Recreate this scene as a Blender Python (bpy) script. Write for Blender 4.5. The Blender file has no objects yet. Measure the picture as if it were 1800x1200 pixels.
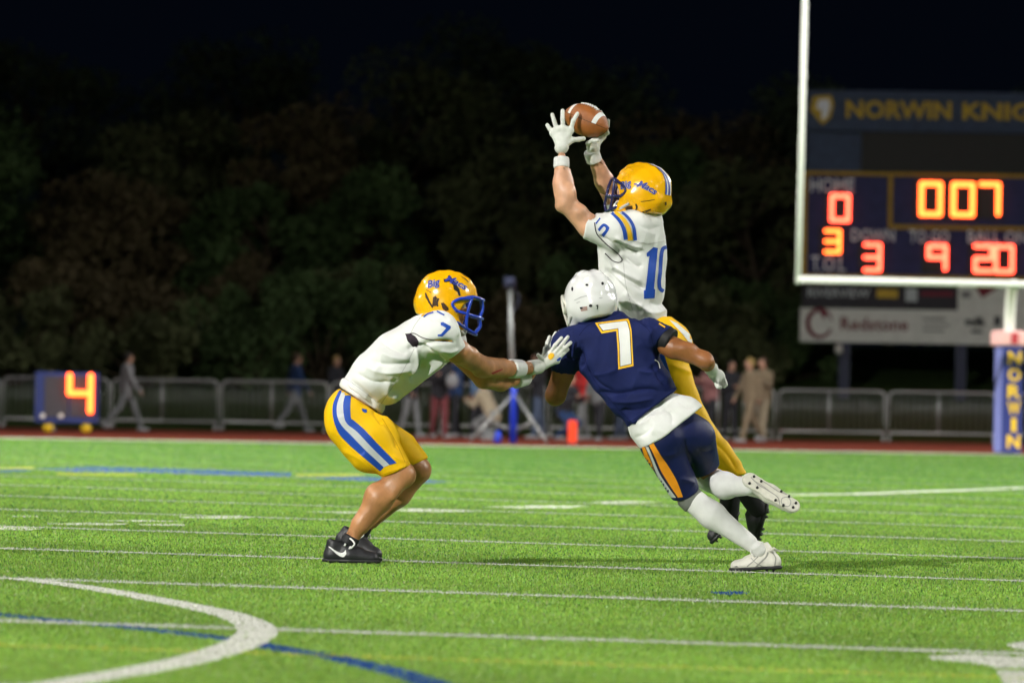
import bpy, bmesh, math, random
import numpy as np
from mathutils import Vector, Matrix
from mathutils.bvhtree import BVHTree

random.seed(7); rng = np.random.default_rng(7)
scene = bpy.context.scene
C = scene.collection

# ------------------------------------------------------------------ camera
FPX, CAMH, PSI, PIT, ROL = 10242.65, .893, .0224, .009273, .016432
TILT = .01472
_c, _s = math.cos(PSI), math.sin(PSI)
RV = np.array([_c, _s, 0.]); F0 = np.array([-_s, _c, 0.]); U0 = np.array([0, 0, 1.])
FV = F0*math.cos(PIT)+U0*math.sin(PIT); UV = -F0*math.sin(PIT)+U0*math.cos(PIT)
CO = np.array([0, 0, CAMH])
cr, sr = math.cos(ROL), math.sin(ROL)
cx = RV*cr+UV*sr; cy = -RV*sr+UV*cr; cz = -FV
cam = bpy.data.cameras.new('camera'); cam_o = bpy.data.objects.new('camera', cam); C.objects.link(cam_o)
M = Matrix(((cx[0], cy[0], cz[0], CO[0]), (cx[1], cy[1], cz[1], CO[1]), (cx[2], cy[2], cz[2], CO[2]), (0, 0, 0, 1)))
cam_o.matrix_world = M
cam.sensor_fit = 'HORIZONTAL'; cam.sensor_width = 36; cam.lens = FPX*36/1800
cam.clip_start = .5; cam.clip_end = 2000
cam.dof.use_dof = True; cam.dof.focus_distance = 30.6; cam.dof.aperture_fstop = 4.2
scene.camera = cam_o

# ------------------------------------------------------------------ night sky and moon
w = bpy.data.worlds.new('World'); scene.world = w; w.use_nodes = True
nt = w.node_tree; bg = nt.nodes['Background']
sky = nt.nodes.new('ShaderNodeTexSky'); sky.sky_type = 'NISHITA'; sky.sun_disc = False
sky.sun_elevation = math.radians(-4); sky.sun_rotation = math.radians(200)
nt.links.new(sky.outputs[0], bg.inputs[0]); bg.inputs[1].default_value = .05
bg2 = nt.nodes.new('ShaderNodeBackground'); bg2.inputs[0].default_value = (.25, .45, 1, 1); bg2.inputs[1].default_value = .0019      # faint even night glow
ads = nt.nodes.new('ShaderNodeAddShader'); nt.links.new(bg.outputs[0], ads.inputs[0]); nt.links.new(bg2.outputs[0], ads.inputs[1]); nt.links.new(ads.outputs[0], nt.nodes['World Output'].inputs[0])
sun = bpy.data.lights.new('moon', 'SUN'); sun.energy = .02; sun.angle = math.radians(.5); sun.color = (.8, .88, 1)
so = bpy.data.objects.new('moon', sun); C.objects.link(so); so.rotation_euler = (math.radians(50), 0, math.radians(20))

# ------------------------------------------------------------------ stadium floodlights (four masts along the sidelines)
MASTS = [(-37, 28, 62000, (1, 34), 120), (50, 28, 140000, (0, 34), 112), (-37, -26, 470000, (2, 24), 78), (50, -26, 25000, (2, 22), 76), (-37, 82, 330000, (2, 82), 103), (50, 82, 350000, (2, 82), 103)]
MAST_H = 31
for i, (x, y, e, aim, sp) in enumerate(MASTS):
    l = bpy.data.lights.new('floodlight', 'SPOT'); l.energy = e; l.shadow_soft_size = .3
    l.spot_size = math.radians(sp); l.spot_blend = .75; l.color = (1, .985, .93)
    lo = bpy.data.objects.new('floodlight', l); C.objects.link(lo); lo.location = (x, y, MAST_H)
    lo.rotation_euler = (Vector((aim[0], aim[1], 0))-Vector((x, y, MAST_H))).to_track_quat('-Z', 'Y').to_euler()

vs = scene.view_settings
vs.view_transform = 'Standard'; vs.look = 'None'; vs.exposure = .85; vs.gamma = 1; vs.use_curve_mapping = False
scene.render.engine = 'CYCLES'

# ------------------------------------------------------------------ picking helpers: pixel of the photograph -> place
def ray(px, py):
    a, b = px-900., py-600.
    X = a*cr+b*sr; Y = -a*sr+b*cr
    return FV+RV*(X/FPX)-UV*(Y/FPX)
def fz(x, y):
    k = np.clip((95-np.asarray(y, float))/40, 0, 1); k = k*k*(3-2*k)
    return -TILT*np.clip(np.asarray(x, float), -8, 8)*k
def ground(px, py):
    d = ray(px, py); lo, hi = 5., 400.
    for _ in range(50):
        m = (lo+hi)/2; p = CO+d*m
        if p[2] > fz(p[0], p[1]): lo = m
        else: hi = m
    return p
def P(px, py, Y):
    d = ray(px, py); return CO+d*(Y/d[1])
def to_px(V):
    q = V-CO; d = q@FV; X = FPX*(q@RV)/d; Y = -FPX*(q@UV)/d
    return np.stack([900+X*cr-Y*sr, 600+X*sr+Y*cr], -1)

# ------------------------------------------------------------------ materials
MATS = {}
def mat(name, col, rough=.6, spec=.4, var=.08, scale=30, bump=0, bscale=200, metal=0, coat=0, sheen=0, sss=0, emit=None, estr=0, tex='noise', stretch=None):
    if name in MATS: return MATS[name]
    m = bpy.data.materials.new(name); m.use_nodes = True; t = m.node_tree; b = t.nodes['Principled BSDF']
    tc = t.nodes.new('ShaderNodeTexCoord'); src = tc.outputs['Object']
    if stretch:
        mp = t.nodes.new('ShaderNodeMapping'); mp.inputs['Scale'].default_value = stretch
        t.links.new(src, mp.inputs[0]); src = mp.outputs[0]
    n = t.nodes.new('ShaderNodeTexNoise'); n.inputs['Scale'].default_value = scale; n.inputs['Detail'].default_value = 5
    t.links.new(src, n.inputs['Vector'])
    r = t.nodes.new('ShaderNodeValToRGB'); r.color_ramp.elements[0].position = .3; r.color_ramp.elements[1].position = .7
    lo = [max(0, c*(1-var)) for c in col]; hi = [min(1, c*(1+var)) for c in col]
    r.color_ramp.elements[0].color = (*lo, 1); r.color_ramp.elements[1].color = (*hi, 1)
    t.links.new(n.outputs['Fac'], r.inputs[0]); t.links.new(r.outputs[0], b.inputs['Base Color'])
    b.inputs['Roughness'].default_value = rough; b.inputs['Specular IOR Level'].default_value = spec; b.inputs['Metallic'].default_value = metal
    b.inputs['Coat Weight'].default_value = coat; b.inputs['Coat Roughness'].default_value = .08
    b.inputs['Sheen Weight'].default_value = sheen
    if sss:
        b.inputs['Subsurface Weight'].default_value = sss; b.inputs['Subsurface Radius'].default_value = (.01, .004, .002)
        b.inputs['Subsurface Scale'].default_value = .6
    if bump:
        n2 = t.nodes.new('ShaderNodeTexNoise' if tex == 'noise' else 'ShaderNodeTexVoronoi'); n2.inputs['Scale'].default_value = bscale
        t.links.new(src, n2.inputs['Vector'])
        bp = t.nodes.new('ShaderNodeBump'); bp.inputs['Strength'].default_value = bump; bp.inputs['Distance'].default_value = .004
        t.links.new(n2.outputs[0], bp.inputs['Height']); t.links.new(bp.outputs[0], b.inputs['Normal'])
    if emit:
        b.inputs['Emission Color'].default_value = (*emit, 1); b.inputs['Emission Strength'].default_value = estr
    MATS[name] = m; return m

# ------------------------------------------------------------------ object helpers
OFF = {}
def woff(o):
    t = np.zeros(3)
    while o is not None: t = t+OFF.get(o.name, np.zeros(3)); o = o.parent
    return t
def mesh_np(name, V, Fc, smooth=True):
    V = np.asarray(V, np.float32); me = bpy.data.meshes.new(name)
    if isinstance(Fc, np.ndarray):
        n, k = Fc.shape
        me.vertices.add(len(V)); me.vertices.foreach_set('co', V.ravel())
        me.loops.add(n*k); me.loops.foreach_set('vertex_index', Fc.astype(np.int32).ravel())
        me.polygons.add(n); me.polygons.foreach_set('loop_start', np.arange(0, n*k, k, dtype=np.int32))
        me.polygons.foreach_set('loop_total', np.full(n, k, np.int32)); me.update(calc_edges=True)
    else:
        me.from_pydata([tuple(map(float, v)) for v in V], [], [tuple(f) for f in Fc]); me.update()
    if smooth: me.polygons.foreach_set('use_smooth', np.ones(len(me.polygons), bool))
    return me
def obj(name, V, Fc, m, parent=None, smooth=True, loc=None):
    V = np.asarray(V, float).reshape(-1, 3)
    base = woff(parent) if parent else np.zeros(3)
    l = np.zeros(3) if loc is None else np.asarray(loc, float)-base
    me = mesh_np(name, V-base-l, Fc, smooth); me.materials.append(m)
    o = bpy.data.objects.new(name, me); C.objects.link(o); o.location = l
    OFF[o.name] = l
    if parent: o.parent = parent
    return o
def thing(name, loc, label, cat, group=None):
    o = bpy.data.objects.new(name, None); C.objects.link(o); o.location = loc; OFF[o.name] = np.asarray(loc, float)
    o.empty_display_size = .1
    tag(o, label, cat, group); return o
def tag(o, label, cat=None, group=None):
    o['label'] = label
    if cat: o['category'] = cat
    if group: o['group'] = group
    return o
def copy_tree(o, parent=None):
    c = o.copy(); C.objects.link(c)
    if parent: c.parent = parent
    for ch in list(o.children): copy_tree(ch, c)
    return c
class MB:
    def __init__(s): s.V = []; s.F = []
    def add(s, V, F_):
        n = len(s.V); s.V += [tuple(v) for v in V]; s.F += [tuple(i+n for i in f) for f in F_]; return s
    def box(s, a, b):
        (x0, y0, z0), (x1, y1, z1) = a, b
        return s.add([(x0, y0, z0), (x1, y0, z0), (x1, y1, z0), (x0, y1, z0), (x0, y0, z1), (x1, y0, z1), (x1, y1, z1), (x0, y1, z1)],
                     [(0, 3, 2, 1), (4, 5, 6, 7), (0, 1, 5, 4), (1, 2, 6, 5), (2, 3, 7, 6), (3, 0, 4, 7)])
    def bevbox(s, a, b, r):
        bm = bmesh.new(); bmesh.ops.create_cube(bm, size=1)
        a = np.array(a, float); b = np.array(b, float)
        for v in bm.verts: v.co = Vector((a+b)/2+np.array(v.co)*(b-a))
        bmesh.ops.bevel(bm, geom=bm.edges[:], offset=r, segments=2, affect='EDGES', profile=.5)
        bm.verts.index_update(); s.add([tuple(v.co) for v in bm.verts], [[v.index for v in f.verts] for f in bm.faces]); bm.free(); return s
    def tube(s, pts, r, n=8, closed=False):
        pts = [np.asarray(p, float) for p in pts]; m = len(pts); rs = r if isinstance(r, (list, tuple, np.ndarray)) else [r]*m
        V = []; prev = None
        for i, p in enumerate(pts):
            if closed: t = pts[(i+1) % m]-pts[i-1]
            else: t = pts[min(i+1, m-1)]-pts[max(i-1, 0)]
            t = t/(np.linalg.norm(t)+1e-12)
            if prev is None:
                a = np.array([0, 0, 1.]) if abs(t[2]) < .9 else np.array([1., 0, 0])
            else: a = prev
            u = a-t*(a@t); u /= np.linalg.norm(u)+1e-12; prev = u; v = np.cross(t, u)
            for k in range(n):
                an = 2*math.pi*k/n; V.append(p+(u*math.cos(an)+v*math.sin(an))*rs[i])
        Fc = []
        for i in range(m if closed else m-1):
            j = (i+1) % m
            for k in range(n): Fc.append((i*n+k, i*n+(k+1) % n, j*n+(k+1) % n, j*n+k))
        if not closed: Fc.append(tuple(reversed(range(n)))); Fc.append(tuple((m-1)*n+k for k in range(n)))
        return s.add(V, Fc)
    def prism(s, poly, y0, y1):       # polygon in x,z pushed along y
        n = len(poly); V = [(p[0], y0, p[1]) for p in poly]+[(p[0], y1, p[1]) for p in poly]
        return s.add(V, [tuple(range(n)), tuple(reversed(range(n, 2*n)))]+[(i, i+n, (i+1) % n+n, (i+1) % n) for i in range(n)])
    def obj(s, name, m, parent=None, smooth=False, loc=None): return obj(name, s.V, s.F, m, parent, smooth, loc)
def spline(pts, n=8, closed=False):
    p = [np.asarray(q, float) for q in pts]; m = len(p); out = []
    for i in range(m if closed else m-1):
        if closed: a, b, c, d = p[i-1], p[i], p[(i+1) % m], p[(i+2) % m]
        else: a, b, c, d = p[max(i-1, 0)], p[i], p[i+1], p[min(i+2, m-1)]
        for k in range(n):
            t = k/n; out.append(.5*((2*b)+(c-a)*t+(2*a-5*b+4*c-d)*t*t+(3*b-a-3*c+d)*t**3))
    if not closed: out.append(p[-1])
    return out
def text_mesh(body, size=1., shear=0., bold=0.):
    cu = bpy.data.curves.new('lettering', 'FONT'); cu.body = body; cu.size = size; cu.shear = shear; cu.offset = bold; cu.resolution_u = 2
    o = bpy.data.objects.new('lettering', cu); C.objects.link(o)
    me = bpy.data.meshes.new_from_object(o.evaluated_get(bpy.context.evaluated_depsgraph_get()))
    V = np.array([v.co[:] for v in me.vertices]); Fc = [tuple(p.vertices) for p in me.polygons]
    bpy.data.objects.remove(o); bpy.data.curves.remove(cu); bpy.data.meshes.remove(me)
    return V[:, :2], Fc
def text_on(name, body, x0, x1, z0, z1, y, m, parent, bold=0., shear=0.):   # flat lettering facing the camera side (-y), stretched into a rectangle
    V, Fc = text_mesh(body, 1, shear, bold); lo, hi = V.min(0), V.max(0)
    X = x0+(V[:, 0]-lo[0])/(hi[0]-lo[0])*(x1-x0); Z = z0+(V[:, 1]-lo[1])/(hi[1]-lo[1])*(z1-z0)
    return obj(name, np.stack([X, np.full(len(X), y), Z], 1), Fc, m, parent, False)

# ------------------------------------------------------------------ blended-volume modelling of bodies and cloth
class Cone:
    def __init__(s, a, b, r1, r2=None, ax=None, sc=1.):
        s.a = np.asarray(a, float); s.b = np.asarray(b, float); s.r1 = r1; s.r2 = r1 if r2 is None else r2
        s.ax = None if ax is None else np.asarray(ax, float)/np.linalg.norm(ax); s.sc = sc
        R = max(s.r1, s.r2)*max(1, sc); s.lo = np.minimum(s.a, s.b)-R; s.hi = np.maximum(s.a, s.b)+R
    def d(s, x, y, z):
        px, py, pz = x-s.a[0], y-s.a[1], z-s.a[2]; ab = s.b-s.a
        if s.ax is not None:
            q = 1/s.sc-1
            w = (px*s.ax[0]+py*s.ax[1]+pz*s.ax[2])*q; px, py, pz = px+w*s.ax[0], py+w*s.ax[1], pz+w*s.ax[2]
            ab = ab+s.ax*(ab@s.ax)*q
        L = ab@ab+1e-12; t = np.clip((px*ab[0]+py*ab[1]+pz*ab[2])/L, 0, 1)
        dx, dy, dz = px-t*ab[0], py-t*ab[1], pz-t*ab[2]
        return np.sqrt(dx*dx+dy*dy+dz*dz)-(s.r1+(s.r2-s.r1)*t)
class Ell:
    def __init__(s, c, rad, R=None):
        s.c = np.asarray(c, float); s.rad = rad; s.R = np.eye(3) if R is None else R
        m = max(rad); s.lo = s.c-m; s.hi = s.c+m
    def d(s, x, y, z):
        p = [x-s.c[0], y-s.c[1], z-s.c[2]]; k0 = 0; k1 = 0
        for i in range(3):
            q = p[0]*s.R[i][0]+p[1]*s.R[i][1]+p[2]*s.R[i][2]; k0 = k0+(q/s.rad[i])**2; k1 = k1+(q/s.rad[i]**2)**2
        k0 = np.sqrt(k0); k1 = np.sqrt(k1)
        return k0*(k0-1)/(k1+1e-9)
class Half:      # keeps the side n points away from
    def __init__(s, c, n):
        s.c = np.asarray(c, float); s.n = np.asarray(n, float)/np.linalg.norm(n); s.lo = s.hi = None
    def d(s, x, y, z): return (x-s.c[0])*s.n[0]+(y-s.c[1])*s.n[1]+(z-s.c[2])*s.n[2]
class Grid:
    def __init__(s, lo, hi, h):
        s.o = np.asarray(lo, float); s.h = h; s.n = np.ceil((np.asarray(hi)-s.o)/h).astype(int)+1
        s.ax = [(s.o[i]+h*np.arange(s.n[i])).astype(np.float32) for i in range(3)]
        s.D = np.full(s.n, 1., np.float32)
    def _sl(s, p, m):
        if p.lo is None: return tuple(slice(0, n) for n in s.n)
        a = np.clip(np.floor((p.lo-m-s.o)/s.h).astype(int), 0, s.n); b = np.clip(np.ceil((p.hi+m-s.o)/s.h).astype(int)+1, 0, s.n)
        return tuple(slice(int(i), int(j)) for i, j in zip(a, b))
    def _ev(s, p, sl): return p.d(s.ax[0][sl[0]][:, None, None], s.ax[1][sl[1]][None, :, None], s.ax[2][sl[2]][None, None, :])
    def add(s, p, k=.02):
        sl = s._sl(p, 2.5*k+3*s.h)
        if any(q.start >= q.stop for q in sl): return s
        d = s._ev(p, sl); D = s.D[sl]
        h = np.clip(.5+.5*(D-d)/k, 0, 1); s.D[sl] = D*(1-h)+d*h-k*h*(1-h); return s
    def cut(s, p, k=.004, neg=False):
        sl = s._sl(p, 2.5*k+3*s.h)
        d = s._ev(p, sl); d = -d if neg else d
        D = s.D[sl]; h = np.clip(.5-.5*(D-d)/k, 0, 1); s.D[sl] = D*(1-h)+d*h+k*h*(1-h); return s
    def sub(s, p, k=.004): return s.cut(p, k, True)
    def merge(s, g, k=.01):
        h = np.clip(.5+.5*(s.D-g.D)/k, 0, 1); s.D = s.D*(1-h)+g.D*h-k*h*(1-h); return s
    def mesh(s, smooth=1):
        D = s.D; D[0], D[-1], D[:, 0], D[:, -1], D[:, :, 0], D[:, :, -1] = 1, 1, 1, 1, 1, 1
        nx, ny, nz = D.shape; neg = D < 0
        cnt = np.zeros((nx-1, ny-1, nz-1), np.int8)
        offs = [(i, j, k) for i in (0, 1) for j in (0, 1) for k in (0, 1)]
        for i, j, k in offs: cnt += neg[i:nx-1+i, j:ny-1+j, k:nz-1+k]
        idx = np.argwhere((cnt > 0) & (cnt < 8))
        cv = {o: D[idx[:, 0]+o[0], idx[:, 1]+o[1], idx[:, 2]+o[2]] for o in offs}
        pos = np.zeros((len(idx), 3)); num = np.zeros(len(idx))
        for o in offs:
            for a in range(3):
                if o[a] == 0:
                    o2 = list(o); o2[a] = 1; o2 = tuple(o2); v0, v1 = cv[o], cv[o2]
                    c = (v0 < 0) != (v1 < 0); t = np.where(c, v0/np.where(c, v0-v1, 1), 0)
                    q = np.tile(np.array(o, float), (len(idx), 1)); q[:, a] += t
                    pos += q*c[:, None]; num += c
        V = s.o+s.h*(idx+pos/num[:, None])
        ids = np.full(cnt.shape, -1, np.int32); ids[idx[:, 0], idx[:, 1], idx[:, 2]] = np.arange(len(idx))
        quads = []
        for a in range(3):
            b, c = (a+1) % 3, (a+2) % 3
            A = [slice(None)]*3; B = [slice(None)]*3; A[a] = slice(0, D.shape[a]-1); B[a] = slice(1, None)
            ch = np.argwhere(neg[tuple(A)] != neg[tuple(B)])
            ch = ch[(ch[:, b] > 0) & (ch[:, c] > 0) & (ch[:, b] < D.shape[b]-1) & (ch[:, c] < D.shape[c]-1)]
            def cell(db, dc):
                q = ch.copy(); q[:, b] += db; q[:, c] += dc; return ids[q[:, 0], q[:, 1], q[:, 2]]
            Q = np.stack([cell(-1, -1), cell(0, -1), cell(0, 0), cell(-1, 0)], 1)
            fl = ~neg[ch[:, 0], ch[:, 1], ch[:, 2]]
            Q[fl] = Q[fl][:, ::-1]; quads.append(Q)
        Q = np.concatenate(quads)
        V = relax(V, Q, smooth)
        return V, Q
def relax(V, Q, it, f=.5):
    if not it: return V
    E = np.concatenate([Q[:, [i, (i+1) % Q.shape[1]]] for i in range(Q.shape[1])])
    for _ in range(it):
        S = np.zeros_like(V); n = np.zeros(len(V))
        np.add.at(S, E[:, 0], V[E[:, 1]]); np.add.at(S, E[:, 1], V[E[:, 0]]); np.add.at(n, E[:, 0], 1); np.add.at(n, E[:, 1], 1)
        V = V*(1-f)+S/np.maximum(n, 1)[:, None]*f
    return V
def normals(V, Q):
    n = np.cross(V[Q[:, 2]]-V[Q[:, 0]], V[Q[:, 3]]-V[Q[:, 1]]); N = np.zeros_like(V)
    for i in range(4): np.add.at(N, Q[:, i], n)
    return N/(np.linalg.norm(N, axis=1)[:, None]+1e-12)
def folds(V, Q, lines, noise=0., freq=9., seed=0, gain=2.4):
    # cloth folds: ridges (+) and valleys (-) along traced creases
    N = normals(V, Q); p = to_px(V); A = np.zeros(len(V))
    for pts, wpx, amp in lines:
        pts = np.array(spline([np.array(q, float) for q in pts], 5)); best = np.full(len(V), 1e9); tt = np.zeros(len(V)); m = len(pts)-1
        for i in range(m):
            a, b = pts[i], pts[i+1]; ab = b-a; t = np.clip(((p-a)@ab)/(ab@ab+1e-9), 0, 1)
            d = np.linalg.norm(p-a-t[:, None]*ab, axis=1); c = d < best; best[c] = d[c]; tt[c] = (i+t[c])/m
        A += gain*amp*np.exp(-(best/wpx)**1.25)*np.clip(np.sin(np.pi*np.clip(tt, 0, 1))*1.6+.12, 0, 1)
    if noise:
        r = np.random.default_rng(seed)
        for k in range(9):
            d = r.normal(size=3); d /= np.linalg.norm(d); q = np.abs(np.sin((V@d)*freq*(1+k*.55)*1.3+r.random()*6.28+1.6*np.sin((V@r.normal(size=3))*freq*.6)+.8*np.sin((V@r.normal(size=3))*freq*1.7)))
            env = .5+.5*np.sin((V@r.normal(size=3))*freq*.9+r.random()*6.28); A += noise*.75*((1-q)**2.2-.28)*env/(1+.12*k)
    return V+N*A[:, None]
def bounds(prims, m=.03):
    lo = np.min([p.lo for p in prims if p.lo is not None], 0)-m; hi = np.max([p.hi for p in prims if p.lo is not None], 0)+m
    return lo, hi
def px_plane(p1, p2, keep, Y):     # plane through two picked points and the line of sight; keeps the side of `keep`
    a, b, k = P(*p1, Y), P(*p2, Y), P(*keep, Y)
    n = np.cross(b-a, ray(*p1)); n /= np.linalg.norm(n)
    if (k-a)@n > 0: n = -n
    return Half(a, n)

# print and sewn trim laid onto a finished surface
def decal_bm(polys=None, tri=None, cell=5.):
    bm = bmesh.new()
    if polys:
        for poly in polys: bm.faces.new([bm.verts.new((x, y, 0)) for x, y in poly])
    if tri:
        V, Fc = tri; vs_ = [bm.verts.new((float(x), float(y), 0)) for x, y in V]
        for f in Fc:
            try: bm.faces.new([vs_[i] for i in f])
            except ValueError: pass
    bmesh.ops.remove_doubles(bm, verts=bm.verts[:], dist=.02); bm.normal_update()
    xs = [v.co.x for v in bm.verts]; ys = [v.co.y for v in bm.verts]
    bmesh.ops.triangulate(bm, faces=bm.faces[:])
    for lo, hi, n in ((min(xs), max(xs), (1, 0, 0)), (min(ys), max(ys), (0, 1, 0))):
        k = math.floor(lo/cell)*cell+cell
        while k < hi:
            bmesh.ops.bisect_plane(bm, geom=bm.verts[:]+bm.edges[:]+bm.faces[:], plane_co=Vector(n)*k, plane_no=n); k += cell
    return bm
def decal(name, target, m, parent, polys=None, tri=None, off=.0025, cell=5.):
    V, Q = target; bvh = target_bvh(target)
    bm = decal_bm(polys, tri, cell); bm.verts.index_update(); bm.faces.ensure_lookup_table()
    out = []; ok = []
    for v in bm.verts:
        d = Vector(ray(v.co.x, v.co.y)).normalized(); h = bvh.ray_cast(Vector(CO), d)
        if h[0] is None: out.append((0, 0, 0)); ok.append(False)
        else:
            nn = h[1] if h[1].dot(d) < 0 else -h[1]
            out.append(np.array(h[0])+np.array((nn-d*.6).normalized())*off); ok.append(True)
    out = np.array(out, float); Fc = []
    for f in bm.faces:
        ii = [v.index for v in f.verts]
        if all(ok[i] for i in ii):
            q = out[ii]
            if np.ptp(q[:, 1]) < .09: Fc.append(ii)
    bm.free()
    if Fc and tri is None:      # keep the largest connected piece
        par = {}
        def fnd(i):
            while par.setdefault(i, i) != i: i = par[i]
            return i
        for f in Fc:
            for i in f[1:]: par[fnd(i)] = fnd(f[0])
        cnt = {}
        for f in Fc: r_ = fnd(f[0]); cnt[r_] = cnt.get(r_, 0)+1
        bst = max(cnt, key=cnt.get); Fc = [f for f in Fc if fnd(f[0]) == bst]
    if Fc:
        used = sorted({i for f in Fc for i in f}); mp = {v: k for k, v in enumerate(used)}; out = out[used]; Fc = [[mp[i] for i in f] for f in Fc]
    if not Fc: print('decal missed', name); return None
    return obj(name, out, Fc, m, parent, True)
_BV = {}
def target_bvh(t):
    k = id(t[0])
    if k not in _BV: _BV[k] = (BVHTree.FromPolygons([tuple(v) for v in t[0]], [tuple(int(i) for i in q) for q in t[1]]), t)
    return _BV[k][0]
def zoomed(pts, ox, oy, s): return [(ox+x/s, oy+y/s) for x, y in pts]
def band(pts, wid):     # ribbon polygons along a picked centre line
    p = [np.array(q, float) for q in spline([np.array(q, float) for q in pts], 6)]; L, R = [], []
    for i in range(len(p)):
        t = p[min(i+1, len(p)-1)]-p[max(i-1, 0)]; t /= np.linalg.norm(t)+1e-9; n = np.array([-t[1], t[0]])
        wd = wid if not isinstance(wid, tuple) else wid[0]+(wid[1]-wid[0])*i/(len(p)-1)
        L.append(p[i]+n*wd/2); R.append(p[i]-n*wd/2)
    return [[tuple(L[i]), tuple(L[i+1]), tuple(R[i+1]), tuple(R[i])] for i in range(len(p)-1)]

# =================================================================== THE SETTING
def sheet(name, x0, x1, y0, y1, dz, m, parent=None, hfun=None, xs=None, ys=None):
    X = sorted(set([x0, x1]+[v for v in (xs or [-8, 8]) if x0 < v < x1]))
    Y = sorted(set([y0, y1]+[v for v in (ys or list(range(55, 96, 2))) if y0 < v < y1]))
    V = [(x, y, float((hfun or fz)(x, y))+dz) for y in Y for x in X]; n = len(X)
    Fc = [(j*n+i, j*n+i+1, (j+1)*n+i+1, (j+1)*n+i) for j in range(len(Y)-1) for i in range(n-1)]
    o = obj(name, V, Fc, m, parent, False)
    if parent is None: o['kind'] = 'structure'
    return o
m_grass = mat('rough_grass', (.035, .06, .015), .9, .1, .5, 6, .5, 60)
m_turf = mat('turf_backing', (.045, .15, .014), .8, .15, .3, 40, .5, 300)
m_track = mat('track_rubber', (.17, .035, .02), .85, .15, .25, 25, .4, 200)
sheet('ground', -600, 600, -150, 1500, -.03, m_grass)
field = sheet('football_field', -45, 58, 2, 105.2, -.009, m_turf)
track = sheet('running_track', -60, 70, 105.2, 131.5, -.006, m_track)
def bank_h(x, y):
    t = np.clip((y-133)/16, 0, 1); return 2.3*t*t*(3-2*t)-.01
sheet('grass_bank', -70, 80, 132.5, 215, 0, m_grass, None, bank_h, list(range(-70, 81, 10)), list(range(133, 151, 2)))

m_white = mat('white_line_paint', (.72, .72, .66), .75, .2, .1, 30)
m_blue = mat('blue_line_paint', (.012, .07, .3), .75, .2, .15, 30)
m_yel = mat('yellow_line_paint', (.5, .5, .07), .75, .2, .15, 30)
LINE0, STEP = 21.492, 4.572
YARD = [LINE0+STEP*n for n in range(-3, 17)]
def g2(pts): return np.array([ground(*p)[:2] for p in pts])
arc_white = g2(spline([(-140, 1008), (0, 1014), (50, 1017), (150, 1030), (250, 1047), (350, 1066), (405, 1079), (440, 1093), (453, 1107), (440, 1121), (415, 1133), (350, 1154), (250, 1175), (150, 1192), (75, 1205), (-60, 1232)], 6))
arc_blue = g2(spline([(-160, 1062), (0, 1079), (110, 1089), (230, 1101), (330, 1112), (420, 1124), (500, 1139), (570, 1150), (620, 1161), (700, 1180), (775, 1205), (840, 1240)], 6))
PAINT_POLYS = [('w', p) for p in (
    [(1625, 1152), (1700, 1147), (1810, 1153), (1860, 1172), (1752, 1172), (1720, 1164), (1640, 1156)], [(1752, 1177), (1860, 1177), (1860, 1206), (1768, 1206)],
    [(1768, 1131), (1805, 1124), (1860, 1124), (1860, 1138), (1785, 1138)], [(-30, 920), (40, 921), (75, 927), (40, 932), (-30, 931)],
    [(75, 919), (160, 915), (240, 917), (190, 922), (100, 922)], [(165, 914), (250, 911), (330, 913), (240, 916)], [(240, 919), (330, 917), (325, 922), (245, 923)],
    [(310, 907), (380, 905), (430, 902), (446, 907), (400, 911), (315, 911)], [(20, 905), (70, 904), (70, 907), (20, 907)],
    [(690, 895), (740, 890), (800, 892), (840, 897), (760, 900), (700, 899)], [(840, 891), (900, 888), (960, 884), (1040, 884), (1000, 892), (910, 895)],
    [(1040, 881), (1100, 877), (1165, 879), (1120, 883), (1060, 886)], [(530, 898), (620, 896), (690, 899), (600, 902)],
    [(1370, 868), (1500, 866), (1650, 861), (1830, 854), (1830, 856), (1650, 863), (1500, 868), (1370, 870)])] + \
    [('b', p) for p in ([(60, 822), (170, 819), (330, 823), (515, 830), (510, 836), (400, 834), (250, 829), (130, 828)], [(520, 838), (640, 836), (760, 842), (790, 845), (760, 848), (640, 844)],
                        [(-30, 826), (40, 824), (60, 827), (-30, 830)], [(1248, 1038), (1300, 1037), (1318, 1041), (1270, 1043)])] + \
    [('y', p) for p in ([(100, 830), (240, 832), (240, 834), (100, 833)], [(520, 832), (640, 832), (640, 835), (520, 835)], [(-30, 821), (60, 819), (60, 822), (-30, 823)])]
PAINT_POLYS = [(k, g2(p)) for k, p in PAINT_POLYS]
for k_, p_ in PAINT_POLYS:
    if k_ == 'w' and 32 < p_[:, 1].mean() < 54: p_[:, 1] = p_[:, 1].mean()+(p_[:, 1]-p_[:, 1].mean())*.55
def inpoly(x, y, poly):
    r = np.zeros(len(x), bool); j = len(poly)-1
    for i in range(len(poly)):
        xi, yi = poly[i]; xj, yj = poly[j]
        c = ((yi > y) != (yj > y)) & (x < (xj-xi)*(y-yi)/(yj-yi+1e-12)+xi); r ^= c; j = i
    return r
def nearline(x, y, pl, hw):
    r = np.zeros(len(x), bool)
    for a, b in zip(pl[:-1], pl[1:]):
        ab = b-a; t = np.clip(((x-a[0])*ab[0]+(y-a[1])*ab[1])/(ab@ab+1e-12), 0, 1)
        r |= (x-a[0]-t*ab[0])**2+(y-a[1]-t*ab[1])**2 < hw*hw
    return r
YELLOW_Y = 19.53
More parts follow.
